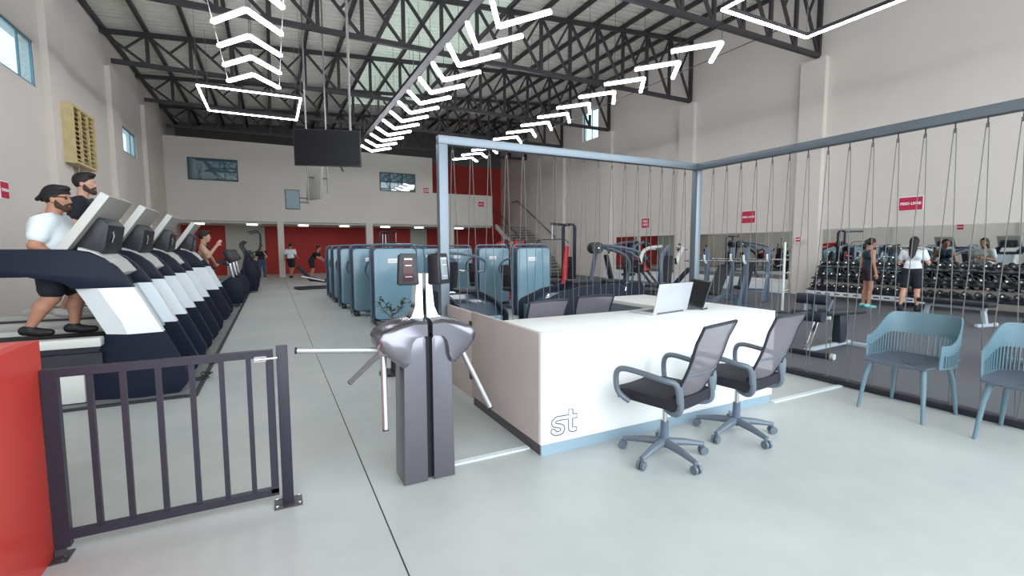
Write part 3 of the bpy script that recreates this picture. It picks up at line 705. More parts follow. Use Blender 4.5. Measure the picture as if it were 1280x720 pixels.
# ------------------------------------------------------------------ treadmills
def treadmill(label, y):
    t = thing('treadmill', label, 'treadmill', (-.8, y, 0), 0, 'treadmills along the left wall')   # front faces +x, near side at y = 0
    WD = .92
    def upright(y0, y1, s):
        # rows: z, back x, ridge x, front x (side of the column seen from the entrance bulges along the ridge)
        def rows(R, name, m, off, par):
            vs = []; yo = y0 if s < 0 else y1; sg = -1 if s < 0 else 1; yi = y1 if s < 0 else y0
            for z, a, b, c in R: vs += [(a, yo - sg * .11, z), (b, yo + sg * (.0 + off), z), (c, yo - sg * .03, z), (c, yi, z), (a, yi, z)]
            fs = [(i * 5 + j, i * 5 + (j + 1) % 5, i * 5 + 5 + (j + 1) % 5, i * 5 + 5 + j) for i in range(len(R) - 1) for j in range(5)]
            k = len(R) - 1; fs += [(0, 1, 2, 3, 4), tuple(k * 5 + j for j in range(5))]
            q = MB(); q.add(vs, fs, 0, True); return q.build(name, m, par)
        fr = rows([(.0, -.83, -.45, -.14), (.10, -.84, -.44, -.05), (.22, -.84, -.46, -.03), (.45, -.78, -.50, -.125), (.668, -.69, -.50, -.22)], 'side_foot', M_dark, .0, t)
        rows([(.668, -.69, -.50, -.22), (.80, -.75, -.54, -.28), (1.0, -.835, -.64, -.37), (1.13, -.90, -.70, -.435)], 'side_panel', M_white, .004, t)
        P = [(-.435, 1.13), (-.49, 1.225), (-.56, 1.33), (-.65, 1.42), (-.76, 1.48), (-.88, 1.502), (-1.1, 1.505), (-2.0, 1.505), (-2.04, 1.49), (-2.05, 1.40), (-2.03, 1.28), (-2.0, 1.25), (-1.20, 1.25), (-1.12, 1.225), (-1.06, 1.22), (-.95, 1.18), (-.90, 1.13)]
        q = MB(); q.prism(P, y0 + .004, y1 - .004, bev=.02); q.build('handrail', M_dark, t)
    upright(0, .13, -1); upright(WD - .13, WD, 1)
    a, b = .13, WD - .13
    q = MB(); q.prism([(-.56, 1.13), (-.33, .64), (-.37, .62), (-.60, 1.11)], a, b); q.build('front_panel', M_greypanel, t)  # grey carries the shade of this recessed face
    q = MB(); q.prism([(-.35, .635), (-.18, .24), (-.13, .12), (-.13, .0), (-.66, .0), (-.66, .60), (-.37, .62)], a, b); q.build('motor_cover', M_darkgloss, t)
    q = MB(); q.prism([(-.20, .20), (-.10, .10), (-.10, .04), (-.20, .04)], a + .05, b - .05); q.build('front_vent', M_blackplastic, t)
    q = MB(); q.prism([(-.56, 1.13), (-.60, 1.22), (-.67, 1.33), (-.76, 1.41), (-.90, 1.46), (-1.08, 1.465), (-1.10, 1.40), (-.95, 1.36), (-.80, 1.25), (-.70, 1.11)], a, b); q.build('hood', M_dark, t)
    q = MB(); P = [(-.60, 1.232), (-.675, 1.342), (-.765, 1.422), (-.86, 1.458)]; O = [(-.535, 1.275), (-.615, 1.392), (-.72, 1.478), (-.84, 1.522)]
    q.prism(P + O[::-1], a - .06, b - .10); q.build('hood_plate', M_lightgrey, t)
    # console
    q = MB(); q.prism([(-.98, 1.44), (-.70, 1.44), (-.66, 1.52), (-.62, 1.74), (-.66, 1.80), (-.74, 1.83), (-.80, 1.82)], .17, WD - .17, bev=.025); cs = q.build('console', M_blackplastic, t)
    q = MB(); q.prism([(-.648, 1.55), (-.625, 1.71), (-.622, 1.71), (-.645, 1.55)], .30, WD - .30); q.build('niche_rim', M_tubedark, cs)
    q = MB(); q.tube([(-.64, .31, 1.57), (-.62, .31, 1.63), (-.625, .31, 1.68)], .006, 6); q.build('niche_clip', M_chrome, cs)
    q = MB(); q.bar((-.97, WD / 2, 1.475), (-.60, WD / 2, 2.03), .84, .07, bev=.008, up=(.55, 0, -.37)); sc_ = q.build('screen', M_scrback, t)
    # the screen's bright rim along both sides
    for yy in (.034,):
        q = MB(); q.bar((-.97, yy, 1.475), (-.60, yy, 2.03), .012, .075, bev=.004, up=(.55, 0, -.37)); q.build('screen_rim', M_lightgrey, sc_)
    # deck
    q = MB(); q.box2((-2.35, .12, .50), (-.70, WD - .12, .60)); dk = q.build('deck', M_tubedark, t)
    q = MB(); q.box2((-2.33, .16, .60), (-.72, WD - .16, .612), bev=.004); q.build('belt', M_belt, t)
    for yy in (.0, WD - .13): q = MB(); q.box2((-2.38, yy, .565), (-.71, yy + .13, .655), bev=.015); q.build('side_rail', M_lightgrey, t)
    q = MB(); q.box2((-1.95, .02, .03), (-.86, WD - .02, .30), bev=.012); q.build('base_cover', M_lightgrey, t)
    q = MB(); q.box2((-2.3, .05, .30), (-.72, WD - .05, .50)); q.build('under_frame', M_blackplastic, t)
    for x in (-2.15,):
        for yy in (.12, WD - .12): q = MB(); q.cyl((x, yy, .02), (x, yy, .31), .04); q.build('foot', M_blackplastic, t)
    return t
tm = treadmill('nearest treadmill with white side panel, man in cap walking on it', 5.78)
dup(tm, (-.8, 7.25, 0), None, 'second treadmill from the entrance, bearded man in black walking on it')
dup(tm, (-.8, 8.95, 0), None, 'third treadmill from the entrance, nobody on it')
dup(tm, (-.8, 11.4, 0), None, 'farthest treadmill of the row, beside the first exercise bike')
for i, (x, y, r) in enumerate(((-.72, 6.42, .07), (-.68, 7.25, .09))):
    c = MB(); c.tube(smooth([(-.14 + x * 0, -.1, .02), (-.05, -.07, .02), (.03, 0, .045), (.0, r, .03), (-.07, r * .7, .05), (-.06, -.02, .02), (.01, -.1, .02), (-.10, -.2, .02)], 6), .009, 6)
    tag(c.build('power_cable', M_blackplastic, None, (x, y, .012)), ['black cable looped on the floor before the nearest treadmill', 'black cable looped on the floor before the second treadmill'][i], 'cable')

# ------------------------------------------------------------------ weight machines
def rrect(w, h, r, n=5, z0=0.):                                         # rounded rectangle outline in (x, z)
    P = []
    for cx, cz, a in ((w / 2 - r, z0 + r, -90), (w / 2 - r, z0 + h - r, 0), (-w / 2 + r, z0 + h - r, 90), (-w / 2 + r, z0 + r, 180)): P += arc(cx, cz, r, a, a + 90, n)
    return P
def shroud_machine(label, loc, rz=0., group='shrouded weight machines', w=.95, h=1.60, red=False):
    t = thing('weight_machine', label, 'gym machine', loc, rz, group)
    m = MB(); P = [(-w / 2 + .02, .06, .04)] + [(x, .06, z) for x, z in arc(-w / 2 + .14, h - .14, .12, 180, 90, 6)] + [(x, .06, z) for x, z in arc(w / 2 - .14, h - .14, .12, 90, 0, 6)] + [(w / 2 - .02, .06, .04)]
    m.tube(P, .026, 8); m.build('frame_tube', M_tubegrey, t)
    m = MB(); m.prism(rrect(w - .12, h - .21, .08, 5, .11), -.10, -.072, bev=.012); sh = m.build('front_panel', M_blue, t)
    m = MB(); m.prism(rrect(w - .09, h - .18, .09, 5, .095), -.072, .03, bev=.02); m.build('shroud', M_bluedark, t)
    m = MB(); m.prism(rrect(w - .07, h - .17, .08, 5, .09), .0, .17, bev=.01); m.build('stack_housing', M_bluedark, t)
    m = MB(); m.box((-.05, -.103, h - .34), (.20, .006, .085), 0, None, .002); pl_ = m.build('name_plate', M_signwhite, sh)
    m = MB()
    for k in range(7): m.box((-.115 + .022 * k, -.107, h - .34), (.012, .003, .02))
    m.build('plate_letters', M_greypanel, sh)
    for s in (-1, 1): m = MB(); m.box((.36 * s, -.0, .05), (.10, .34, .10), bev=.01); m.build('base_foot', M_blackplastic, t)
    m = MB(); m.bar((0, .15, .06), (0, 1.35, .06), .09, .07, bev=.01); m.bar((-.35, 1.3, .05), (.35, 1.3, .05), .08, .07, bev=.01); m.bar((0, .9, .06), (0, .98, .46), .08, .06, bev=.01); m.build('base_frame', M_tubegrey, t)
    m = MB()
    for k in range(10): m.box((0, .22, .2 + .055 * k), (.30, .10, .05), 0, None, .004)
    m.build('weight_stack', M_blackplastic, t)
    m = MB(); m.box((0, .92, .50), (.42, .42, .08), 0, None, .03); m.build('seat', M_pad, t)
    m = MB(); m.box((0, 1.16, .82), (.40, .08, .55), 0, (-.15, 0, 0), .03); m.build('backrest', M_pad, t)
    for s in (-1, 1):
        m = MB(); m.tube(smooth([(.30 * s, .20, 1.28), (.40 * s, .6, 1.22), (.42 * s, .85, 1.02), (.34 * s, .82, .86)], 4), .022, 8); la = m.build('lever_arm', M_redpaint if red else M_tubegrey, t)
        m = MB(); m.cyl((.34 * s, .82, .86), (.22 * s, .80, .86), .026, n=10); m.build('grip', M_blackplastic, la)
    return t
sm = shroud_machine('blue-grey shrouded weight machine nearest the aisle entrance, white name plate', (2.16, 9.4, 0))
dup(sm, (2.0, 10.95, 0), None, 'second blue-grey shrouded machine along the aisle edge')
dup(sm, (1.93, 12.5, 0), None, 'third blue-grey shrouded machine along the aisle edge')
dup(sm, (1.93, 14.05, 0), None, 'fourth blue-grey shrouded machine along the aisle edge')
dup(sm, (1.95, 15.6, 0), None, 'fifth and farthest blue-grey shrouded machine along the aisle edge')
s2 = dup(sm, (5.22, 9.25, 0), None, 'rightmost blue-grey shrouded machine, beside the red-framed machine', 'shrouded machines of the second row')
dup(sm, (5.08, 11.05, 0), None, 'blue-grey shrouded machine second from the right behind the desk', 'shrouded machines of the second row')
dup(sm, (4.8, 12.9, 0), None, 'blue-grey shrouded machine third from the right behind the desk', 'shrouded machines of the second row')
dup(sm, (4.45, 14.5, 0), None, 'blue-grey shrouded machine behind the white left post of the cord frame', 'shrouded machines of the second row')
dup(sm, (3.2, 12.4, 0), None, 'blue-grey shrouded machine in the middle, seen just beside the turnstile readers', 'shrouded machines of the second row')
def plates(par, c, axis, r, n, m_=None):
    for k in range(n):
        ax = Vector(axis).normalized(); p = Vector(c) + ax * (.035 * k); q = MB()
        q.cyl(p - ax * .014, p + ax * .014, r * (1 - .0 * k), n=24); q.cyl(p - ax * .018, p + ax * .018, r * .45, n=16)
        q.build('weight_plate', m_ or M_blackplastic, par)
def low_machine(label, loc, rz, L, H):
    # long low machine with closed side shells, a top panel and a pair of pull arms on a mast
    t = thing('seated_row_machine', label, 'gym machine', loc, rz)
    P = [(-L / 2, .0), (L / 2 - .03, .0), (L / 2, H * .66), (L / 2 - .05, H * .73), (L / 2 - .45, H * .90), (0, H * .97), (-L / 2 + .25, H), (-L / 2 + .08, H * .96), (-L / 2, H * .8)]
    for s, y in ((-1, -.36), (1, .30)): m = MB(); m.prism(P, y, y + .06, bev=.02); m.build('side_shell', M_dark, t)
    m = MB(); m.prism([(-L / 2 + .02, .02), (L / 2 - .10, .02), (L / 2 - .10, H * .60), (L / 2 - .45, H * .82), (-L / 2 + .25, H * .88), (-L / 2 + .03, H * .7)], -.30, .30); m.build('body', M_bluedark, t)
    m = MB(); m.box2((L / 2 - .10, -.29, .08), (L / 2 - .07, .29, H * .64), bev=.012); m.build('end_panel', M_blue, t)
    m = MB(); m.tube([(-L / 2 + .02, -.30, H * .8), (-L / 2 - .03, -.30, H * .9), (-L / 2 - .03, .30, H * .9), (-L / 2 + .02, .30, H * .8)], .016, 8); m.build('end_handle', M_chrome, t)
    m = MB(); m.box((-.1, 0, H + .02), (.36, .3, .07), 0, None, .03); m.build('seat', M_pad, t)
    return t
low_machine('long low dark machine behind the rear cords left of the desk chairs', (2.75, 7.0, 0), math.radians(-92), 1.7, .80)
low_machine('long low dark machine behind the rear cords right of the desk chairs', (4.45, 6.5, 0), math.radians(178), 1.7, .92)
low_machine('low dark machine standing low right of the rightmost shrouded machine', (6.6, 8.3, 0), math.radians(182), 1.6, .75)
def arm_machine(label, loc, rz):
    t = thing('chest_press_machine', label, 'gym machine', loc, rz)
    m = MB(); m.bar((-.5, 0, .05), (.8, 0, .05), .1, .08, bev=.01); m.bar((-.45, -.4, .05), (-.45, .4, .05), .1, .08, bev=.01); m.bar((.75, -.35, .05), (.75, .35, .05), .1, .08, bev=.01); m.build('base_frame', M_tubegrey, t)
    m = MB(); m.bar((-.4, 0, .08), (-.3, 0, 1.45), .12, .09, bev=.01); m.build('mast', M_tubegrey, t)
    m = MB(); m.box((.25, 0, .5), (.42, .4, .08), 0, None, .03); m.bar((.2, 0, .08), (.25, 0, .48), .08, .06); m.build('seat', M_pad, t)
    m = MB(); m.box((-.03, 0, .9), (.09, .36, .66), 0, (0, .2, 0), .03); m.build('backrest', M_pad, t)
    for s in (-1, 1):
        m = MB(); m.tube(smooth([(-.32, .12 * s, 1.42), (.2, .36 * s, 1.36), (.72, .40 * s, 1.22), (.80, .36 * s, 1.0)], 4), .032, 8); a = m.build('lever_arm', M_tubegrey, t)
        m = MB(); m.cyl((.80, .36 * s, 1.0), (.80, .18 * s, .98), .022, n=8); m.build('grip', M_chrome, a)
    return t
a1 = arm_machine('two-armed dark press machine behind the cords with raised lever arms', (3.3, 9.3, 0), math.radians(35))
def tower(label, loc, rz, mainm, armm):
    t = thing('cable_tower_machine', label, 'gym machine', loc, rz)
    for s in (-1, 1): m = MB(); m.bar((s * .2, 0, .02), (s * .2, 0, 2.15), .07, .09, bev=.01); m.build('upright', M_tubedark, t)
    m = MB(); m.tube(smooth([(-.2, 0, 2.1), (-.15, .0, 2.2), (.15, 0, 2.2), (.2, 0, 2.1)], 4), .04, 8); m.bar((0, -.05, 2.18), (0, -.95, 2.20), .06, .07, bev=.01); m.build('top_beam', M_tubedark, t)
    m = MB()
    for k in range(18): m.box((0, 0, .16 + .062 * k), (.28, .14, .056), 0, None, .004)
    m.build('weight_stack', M_blackplastic, t)
    m = MB()
    for s in (-1, 1): m.cyl((.07 * s, 0, .1), (.07 * s, 0, 2.12), .012, n=8)
    m.cyl((0, -.9, 2.15), (0, -.9, 1.75), .005, n=5); m.build('guide_rods', M_chrome, t)
    m = MB(); m.tube(smooth([(-.55, -.9, 1.64), (-.42, -.9, 1.74), (0, -.9, 1.75), (.42, -.9, 1.74), (.55, -.9, 1.64)], 4), .015, 8); m.build('pull_bar', M_blackplastic, t)
    m = MB(); m.bar((0, .1, .06), (0, -1.2, .06), .1, .08, bev=.01); m.bar((-.35, -1.15, .05), (.35, -1.15, .05), .1, .08, bev=.01); m.bar((0, -.75, .06), (0, -.75, .46), .08, .08, bev=.01); m.build('base_frame', armm, t)
    m = MB(); m.tube(smooth([(0, -.12, 1.55), (.02, -.2, 1.2), (.1, -.35, .95), (.25, -.6, .85), (.3, -.75, .5), (.2, -.9, .3)], 5), .075, 8); m.build('curved_arm', armm, t)
    m = MB(); m.box((0, -.8, .52), (.36, .42, .09), 0, None, .03); m.build('seat', M_pad, t)
    m = MB(); m.cyl((-.3, -.55, .68), (.3, -.55, .68), .06, n=12); m.build('thigh_roller', M_pad, t)
    return t
tower('tall dark cable tower with red curved arm standing right of the shrouded machines', (8.0, 11.9, 0), math.radians(-66), M_tubedark, M_redpaint)
tw2 = tower('tall dark cable machine rising behind the aisle machines near the red wall', (4.3, 20.5, 0), math.radians(20), M_tubedark, M_tubegrey)
def lever_machine(label, loc, rz, fm, am, nplates=3, H=1.6):
    t = thing('plate_loaded_machine', label, 'gym machine', loc, rz)
    m = MB(); m.bar((-.9, 0, .06), (.9, 0, .06), .1, .1, bev=.01); m.bar((-.85, -.45, .05), (-.85, .45, .05), .1, .08, bev=.01); m.bar((.6, -.45, .05), (.6, .45, .05), .1, .08, bev=.01); m.build('base_frame', fm, t)
    m = MB(); m.tube([(-.75, 0, .08), (-.62, 0, .8), (-.5, 0, H)], .06, 8); m.build('mast', fm, t)
    m = MB(); m.tube(smooth([(.55, 0, .08), (.4, 0, .5), (.48, 0, .95), (.3, 0, 1.3), (-.45, 0, H - .03)], 5), .05, 8); m.build('curved_frame', fm, t)
    for s in (-1, 1):
        m = MB(); m.tube(smooth([(-.62, .2 * s, H - .02), (-.1, .42 * s, H - .06), (.5, .45 * s, H - .18), (.85, .42 * s, H - .42)], 4), .045, 8); a = m.build('lever_arm', am, t)
        m = MB(); m.cyl((.85, .42 * s, H - .42), (.98, .42 * s, H - .30), .024, n=8); m.build('grip', M_blackplastic, a)
        m = MB(); m.cyl((-.55, .2 * s, H - .1), (-.55, .48 * s, H - .1), .02, n=8); m.build('plate_horn', M_chrome, t)
        plates(t, (-.55, .28 * s, H - .1), (0, s, 0), .17, nplates)
    m = MB(); m.box((.15, 0, .52), (.44, .36, .09), 0, None, .03); m.build('seat', M_pad, t)
    m = MB(); m.box((-.15, 0, .95), (.09, .34, .72), 0, (0, -.22, 0), .03); m.build('backrest', M_pad, t)
    return t
lever_machine('grey plate-loaded machine with long overhead arms right of the cable tower', (8.9, 10.9, 0), math.radians(-25), M_tubegrey, M_tubegrey)
lever_machine('red-framed press machine behind the rightmost shrouded machine', (6.75, 13.2, 0), math.radians(75), M_redpaint, M_redpaint, 2, 1.72)
lever_machine('dark plate-loaded machine in front of the far wall mirror', (11.9, 13.6, 0), math.radians(200), M_tubedark, M_tubegrey, 3, 1.75)
lever_machine('grey seated machine with pale arms just left of the frame corner post', (9.0, 9.0, 0), math.radians(215), M_tubegrey, M_lightgrey, 1, 1.55)
def leg_press(label, loc, rz, fm):
    t = thing('leg_press_machine', label, 'gym machine', loc, rz)
    m = MB()
    for s in (-1, 1): m.tube([(-1.0, .35 * s, .04), (1.0, .35 * s, .04)], .04, 8); m.tube([(.1, .3 * s, .25), (1.0, .3 * s, 1.35)], .04, 8); m.tube([(1.0, .3 * s, .04), (1.0, .3 * s, 1.35)], .035, 8)
    m.tube([(-1.0, -.35, .04), (-1.0, .35, .04)], .04, 8); m.tube([(1.0, -.3, 1.35), (1.0, .3, 1.35)], .035, 8); m.build('frame', M_tubedark, t)
    m = MB(); m.box((.58, 0, .95), (.06, .6, .5), 0, (0, .65, 0), .01); m.build('foot_plate', fm, t)
    for s in (-1, 1): m = MB(); m.cyl((.62, .3 * s, .9), (.62, .6 * s, .9), .025, n=8); m.build('plate_horn', M_chrome, t); plates(t, (.62, .36 * s, .9), (0, s, 0), .22, 3)
    m = MB(); m.box((-.25, 0, .3), (.5, .44, .1), 0, (0, .15, 0), .03); m.build('seat', M_pad, t)
    m = MB(); m.box((-.7, 0, .58), (.1, .42, .75), 0, (0, -.7, 0), .03); m.build('backrest', M_pad, t)
    m = MB(); m.bar((-.9, -.32, .5), (-.1, -.32, .3), .07, .04, bev=.01); m.build('side_bar', M_signwhite, t)
    return t
leg_press('red and black leg press at the aisle edge, white side bar', (1.75, 19.3, 0), math.radians(10), M_redpaint)
leg_press('dark leg press with red foot plate under the far wall mirror', (11.2, 11.4, 0), math.radians(120), M_redpaint)
def rack(label, loc, rz):
    t = thing('bench_press_rack', label, 'bench rack', loc, rz)
    for s in (-1, 1):
        m = MB(); m.bar((0, .47 * s, 0), (0, .47 * s, 1.5), .11, .09, bev=.01); m.bar((0, .47 * s, .05), (.6, .47 * s, .05), .09, .08, bev=.01); m.bar((.45, .47 * s, .07), (.03, .47 * s, .8), .06, .06); m.build('upright', M_tubegrey, t)
        m = MB(); m.tube(smooth([(.04, .47 * s, 1.12), (.13, .47 * s, 1.12), (.2, .47 * s, 1.2), (.22, .47 * s, 1.32)], 4), .028, 8); m.build('bar_hook', M_white, t)
    m = MB(); m.bar((0, -.47, .3), (0, .47, .3), .08, .06); m.bar((.0, 0, .3), (1.2, 0, .2), .08, .07); m.bar((1.15, -.25, .04), (1.15, .25, .04), .08, .06); m.bar((1.15, 0, .04), (1.15, 0, .3), .07, .07); m.build('cross_frame', M_tubegrey, t)
    m = MB(); m.box((.42, 0, .74), (.95, .3, .08), 0, (0, .75, 0), .03); m.build('backrest', M_pad, t)
    m = MB(); m.box((.98, 0, .42), (.40, .3, .08), 0, (0, -.15, 0), .03); m.build('seat', M_pad, t)
    return t
def barbell(label, loc, rz):
    t = thing('barbell', label, 'barbell', loc, rz)
    m = MB(); m.cyl((0, -.62, 0), (0, .62, 0), .016, n=10); m.build('bar', M_chrome, t)
    for s in (-1, 1): m = MB(); m.cyl((0, .62 * s, 0), (0, 1.0 * s, 0), .026, n=10); m.cyl((0, .62 * s, 0), (0, .64 * s, 0), .04, n=10); m.build('sleeve', M_chrome, t)
    return t
rack('grey incline bench rack nearer the frame corner post', (10.2, 8.1, 0), math.radians(200)); barbell('steel barbell resting on the incline bench rack by the corner post', (10.06, 8.05, 1.165), math.radians(200))
rack('grey incline bench rack beside the mirror pilaster, farther from the desk', (12.2, 8.9, 0), math.radians(205)); barbell('steel barbell on the farther bench rack near the mirror pilaster', (12.06, 8.84, 1.165), math.radians(205))
def situp(label, loc, rz):
    t = thing('sit_up_bench', label, 'bench', loc, rz)
    m = MB(); m.bar((0, -.33, .035), (0, .33, .035), .09, .07, bev=.01); b = m.build('front_foot', M_tubedark, t)
    for s in (-1, 1): m = MB(); m.cyl((0, .33 * s, .035), (0, .37 * s, .035), .045, n=12); m.build('foot_cap', M_lightgrey, b)
    m = MB(); m.bar((0, 0, .06), (1.25, 0, .06), .05, .05); m.bar((1.25, -.28, .03), (1.25, .28, .03), .08, .06, bev=.01); m.build('floor_rail', M_greypanel, t)
    m = MB(); m.bar((.06, 0, .08), (.34, 0, .58), .06, .045, bev=.01); m.build('front_strut', M_chrome, t)
    m = MB(); m.prism([(.85, .08), (1.02, .08), (1.08, .5), (.80, .5)], -.06, .06, bev=.01); m.build('rear_column', M_tubedark, t)
    m = MB(); m.bar((.1, 0, .56), (1.35, 0, .50), .06, .05); m.build('seat_rail', M_tubedark, t)
    m = MB(); m.box((.85, 0, .55), (1.15, .30, .075), 0, (0, .05, 0), .03); m.build('pad', M_pad, t)
    for x, z in ((.12, .78), (.02, .55)): m = MB(); m.cyl((x, -.2, z), (x, .2, z), .075, n=14); m.build('foam_roller', M_tubedark, t)
    m = MB(); m.bar((.2, 0, .56), (.12, 0, .80), .05, .05); m.tube([(.3, -.12, .6), (.42, -.12, .75), (.42, .12, .75), (.3, .12, .6)], .016, 6); m.build('roller_post', M_tubegrey, t)
    return t
situp('dark sit-up bench with foam rollers standing behind the cords near desk', (6.6, 3.9, 0), math.radians(4))
situp('dark padded bench half hidden behind the two armchairs', (7.4, 1.75, 0), math.radians(20))
def flatbench(label, loc, rz):
    t = thing('flat_bench', label, 'bench', loc, rz)
    m = MB(); m.box((0, 0, .42), (1.2, .3, .09), 0, None, .03); m.build('pad', M_pad, t)
    m = MB(); m.bar((-.5, 0, .34), (.5, 0, .34), .07, .06)
    for s in (-1, 1): m.bar((.45 * s, 0, .34), (.5 * s, 0, .05), .07, .06); m.bar((.5 * s, -.26, .035), (.5 * s, .26, .035), .07, .06, bev=.01)
    m.build('frame', M_greypanel, t)
    for s in (-1, 1): m = MB(); m.cyl((.5 * s, -.3, .035), (.5 * s, -.26, .035), .045, n=10); m.build('foot_cap', M_lightgrey, t)
    return t
flatbench('dark flat bench before the dumbbell rack at the photo right', (11.9, 4.2, 0), math.radians(80))
flatbench('dark flat bench beside the pale bar pole, left of the dumbbells', (10.4, 6.1, 0), math.radians(40))
t = thing('bar_holder', 'pale upright pole bar holder between the desk and dumbbell rack', 'bar holder', (10.45, 6.75, 0))
MB().lathe([(.2, 0), (.2, .03), (.03, .05), (.03, .05)], (0, 0, 0), 16).build('base', M_tubedark, t); MB().cyl((0, 0, .04), (0, 0, 1.62), .028, n=12).build('pole', mat('pale_pole', 'd7e0d4', .4), t)
for z in (.5, .9, 1.3): MB().cyl((0, 0, z), (.0, -.14, z + .03), .014, n=8).build('peg', M_chrome, t)
# dumbbell rack along the right wall with three tiers
def dumbbell_mesh():
    m = MB()
    m.cyl((-.075, 0, 0), (.075, 0, 0), .016, n=10, mi=1)
    for s in (-1, 1):
        m.tube([(s * .07, 0, 0), (s * .085, 0, 0), (s * .15, 0, 0), (s * .165, 0, 0)], [.05, .066, .066, .054], 14, 0); m.tube([(s * .1655, 0, 0), (s * .1675, 0, 0)], [.022, .022], 12, 1)
    return m
RK = thing('dumbbell_rack', 'long three-tier dumbbell rack under the right wall mirror', 'rack', (14.35, 8.35, 0))
TI = [(-.18, .34), (.04, .66), (.26, .98)]
for dx, z in TI:
    m = MB(); m.prism([(-.17, z - .06), (-.15, z - .08), (.17, z + .0), (.17, z + .02), (-.14, z - .045)], -6.9, 0.); o = m.build('tier', M_tubedark, RK); o.location = (dx, 0, 0)
for y in (-.03, -2.3, -4.6, -6.87):
    m = MB(); m.bar((-.35, y, .04), (.45, y, .04), .08, .07); m.bar((-.26, y, .04), (.38, y, 1.0), .07, .07); m.bar((.4, y, .04), (.4, y, 1.02), .06, .06); m.build('leg_frame', M_tubedark, RK)
m = MB(); m.box2((-.40, -3.3, .14), (-.37, -.02, .25)); lb_ = m.build('label_strip', M_white, RK)
m = MB()
for k in range(12): m.box((-.403, -.4 - .24 * k, .195), (.004, .13, .03))
m.build('strip_marks', M_tubedark, lb_)
names = ['lower', 'middle', 'top']; d0 = None
for ti, (dx, z) in enumerate(TI):
    for k in range(32):
        loc = (14.35 + dx, 8.35 - .16 - .212 * k, z + .045)
        if d0 is None: d0 = dumbbell_mesh().build('dumbbell', [M_blackplastic, M_chrome], None, loc); o = d0; 
        else: o = d0.copy(); COL.objects.link(o); o.location = loc
        o.rotation_euler = (0, .24, random.uniform(-.12, .12))
        tag(o, 'black round-headed dumbbell on the %s tier of the long wall rack' % names[ti], 'dumbbell', 'dumbbells on the %s tier' % names[ti])
# mirrors
for y0, y1, z0, z1, s in ((.2, 8.62, .45, 2.05, 'widest wall mirror, above the dumbbell rack'), (9.62, 13.4, .45, 2.02, 'wall mirror between the two right pilasters, behind the bench racks'), (14.65, 18.4, .45, 2.03, 'farthest wall mirror, left of the frame corner post')):
    m = MB(); m.box2((XR - .02, y0, z0), (XR - .001, y1, z1)); tag(m.build('wall_mirror', M_mirror), s, 'mirror')

# ------------------------------------------------------------------ bikes and ellipticals beyond the treadmills
def bike(label, loc, rz):
    t = thing('exercise_bike', label, 'exercise bike', loc, rz)          # rider faces +x
    m = MB(); m.bar((-.55, 0, .05), (.55, 0, .05), .1, .08, bev=.01)
    for x in (-.5, .5): m.bar((x, -.27, .035), (x, .27, .035), .08, .07, bev=.01)
    m.build('base_frame', M_blackplastic, t)
    m = MB(); m.prism([(.05, .1), (.62, .1), (.70, .4), (.60, .72), (.36, .8), (.12, .62), (.02, .3)], -.13, .13, bev=.04); m.build('flywheel_cover', M_dark, t)
    m = MB(); m.tube([(.42, 0, .75), (.34, 0, 1.2)], .05, 8); m.build('mast', M_chrome, t)
    m = MB(); m.box((.36, 0, 1.32), (.16, .5, .34), 0, (0, -.5, 0), .03); m.build('console', M_blackplastic, t)
    m = MB(); m.tube(smooth([(.2, -.3, 1.15), (.05, -.28, 1.2), (.3, -.12, 1.1), (.3, .12, 1.1), (.05, .28, 1.2), (.2, .3, 1.15)], 4), .02, 8); m.build('handlebar', M_blackplastic, t)
    m = MB(); m.tube([(-.12, 0, .1), (-.26, 0, .9)], .045, 8); m.build('seat_post', M_chrome, t)
    m = MB(); m.ball((-.30, 0, .95), (.16, .13, .06)); m.build('saddle', M_pad, t)
    for s in (-1, 1): m = MB(); m.bar((.2, .15 * s, .38), (.2 + .12 * s, .17 * s, .38 - .12 * s), .03, .02); m.box((.2 + .12 * s, .22 * s, .38 - .12 * s), (.1, .09, .03)); m.build('pedal', M_chrome, t)
    return t
b = bike('exercise bike parked just past the last treadmill', (-1.35, 14.1, 0), 0.)
dup(b, (-1.35, 15.3, 0), None, 'second exercise bike past the treadmills, beside the first'); dup(b, (-1.35, 16.5, 0), None, 'third exercise bike past the treadmills, nearest the elliptical')
def elliptical(label, loc, rz):
    t = thing('elliptical_trainer', label, 'elliptical trainer', loc, rz)
    m = MB(); m.prism([(.1, .05), (.85, .05), (.92, .5), (.8, 1.05), (.62, 1.15), (.45, .95), (.15, .4)], -.22, .22, bev=.05); m.build('drive_housing', M_dark, t)
    m = MB(); m.bar((-.9, 0, .06), (.3, 0, .06), .1, .08); m.bar((-.9, -.3, .04), (-.9, .3, .04), .09, .08, bev=.01); m.build('base_frame', M_blackplastic, t)
    m = MB(); m.box((.66, 0, 1.3), (.1, .42, .34), 0, (0, -.45, 0), .03); m.bar((.65, 0, 1.05), (.64, 0, 1.25), .08, .06); m.build('console', M_blackplastic, t)
    for s in (-1, 1):
        m = MB(); m.tube(smooth([(.5, .3 * s, .35), (.45, .31 * s, .9), (.52, .32 * s, 1.3), (.38, .33 * s, 1.62), (.5, .3 * s, 1.78)], 5), .025, 8); m.build('swing_arm', M_tubedark, t)
        m = MB(); m.bar((-.75, .2 * s, .2), (.4, .22 * s, .35), .06, .05); m.box((-.25, .2 * s, .31), (.42, .16, .05), 0, (0, -.12, 0), .015); m.build('foot_pedal', M_greypanel, t)
    m = MB(); m.tube(smooth([(.62, -.28, 1.35), (.95, -.28, 1.5), (.98, -.26, 2.05), (.85, -.2, 2.12), (.62, -.1, 2.08)], 5), .018, 8); m.build('loop_handle', M_blackplastic, t)
    return t
e = elliptical('elliptical trainer with tall loop handle before the grey rear partition', (-1.35, 18.6, 0), 0.)
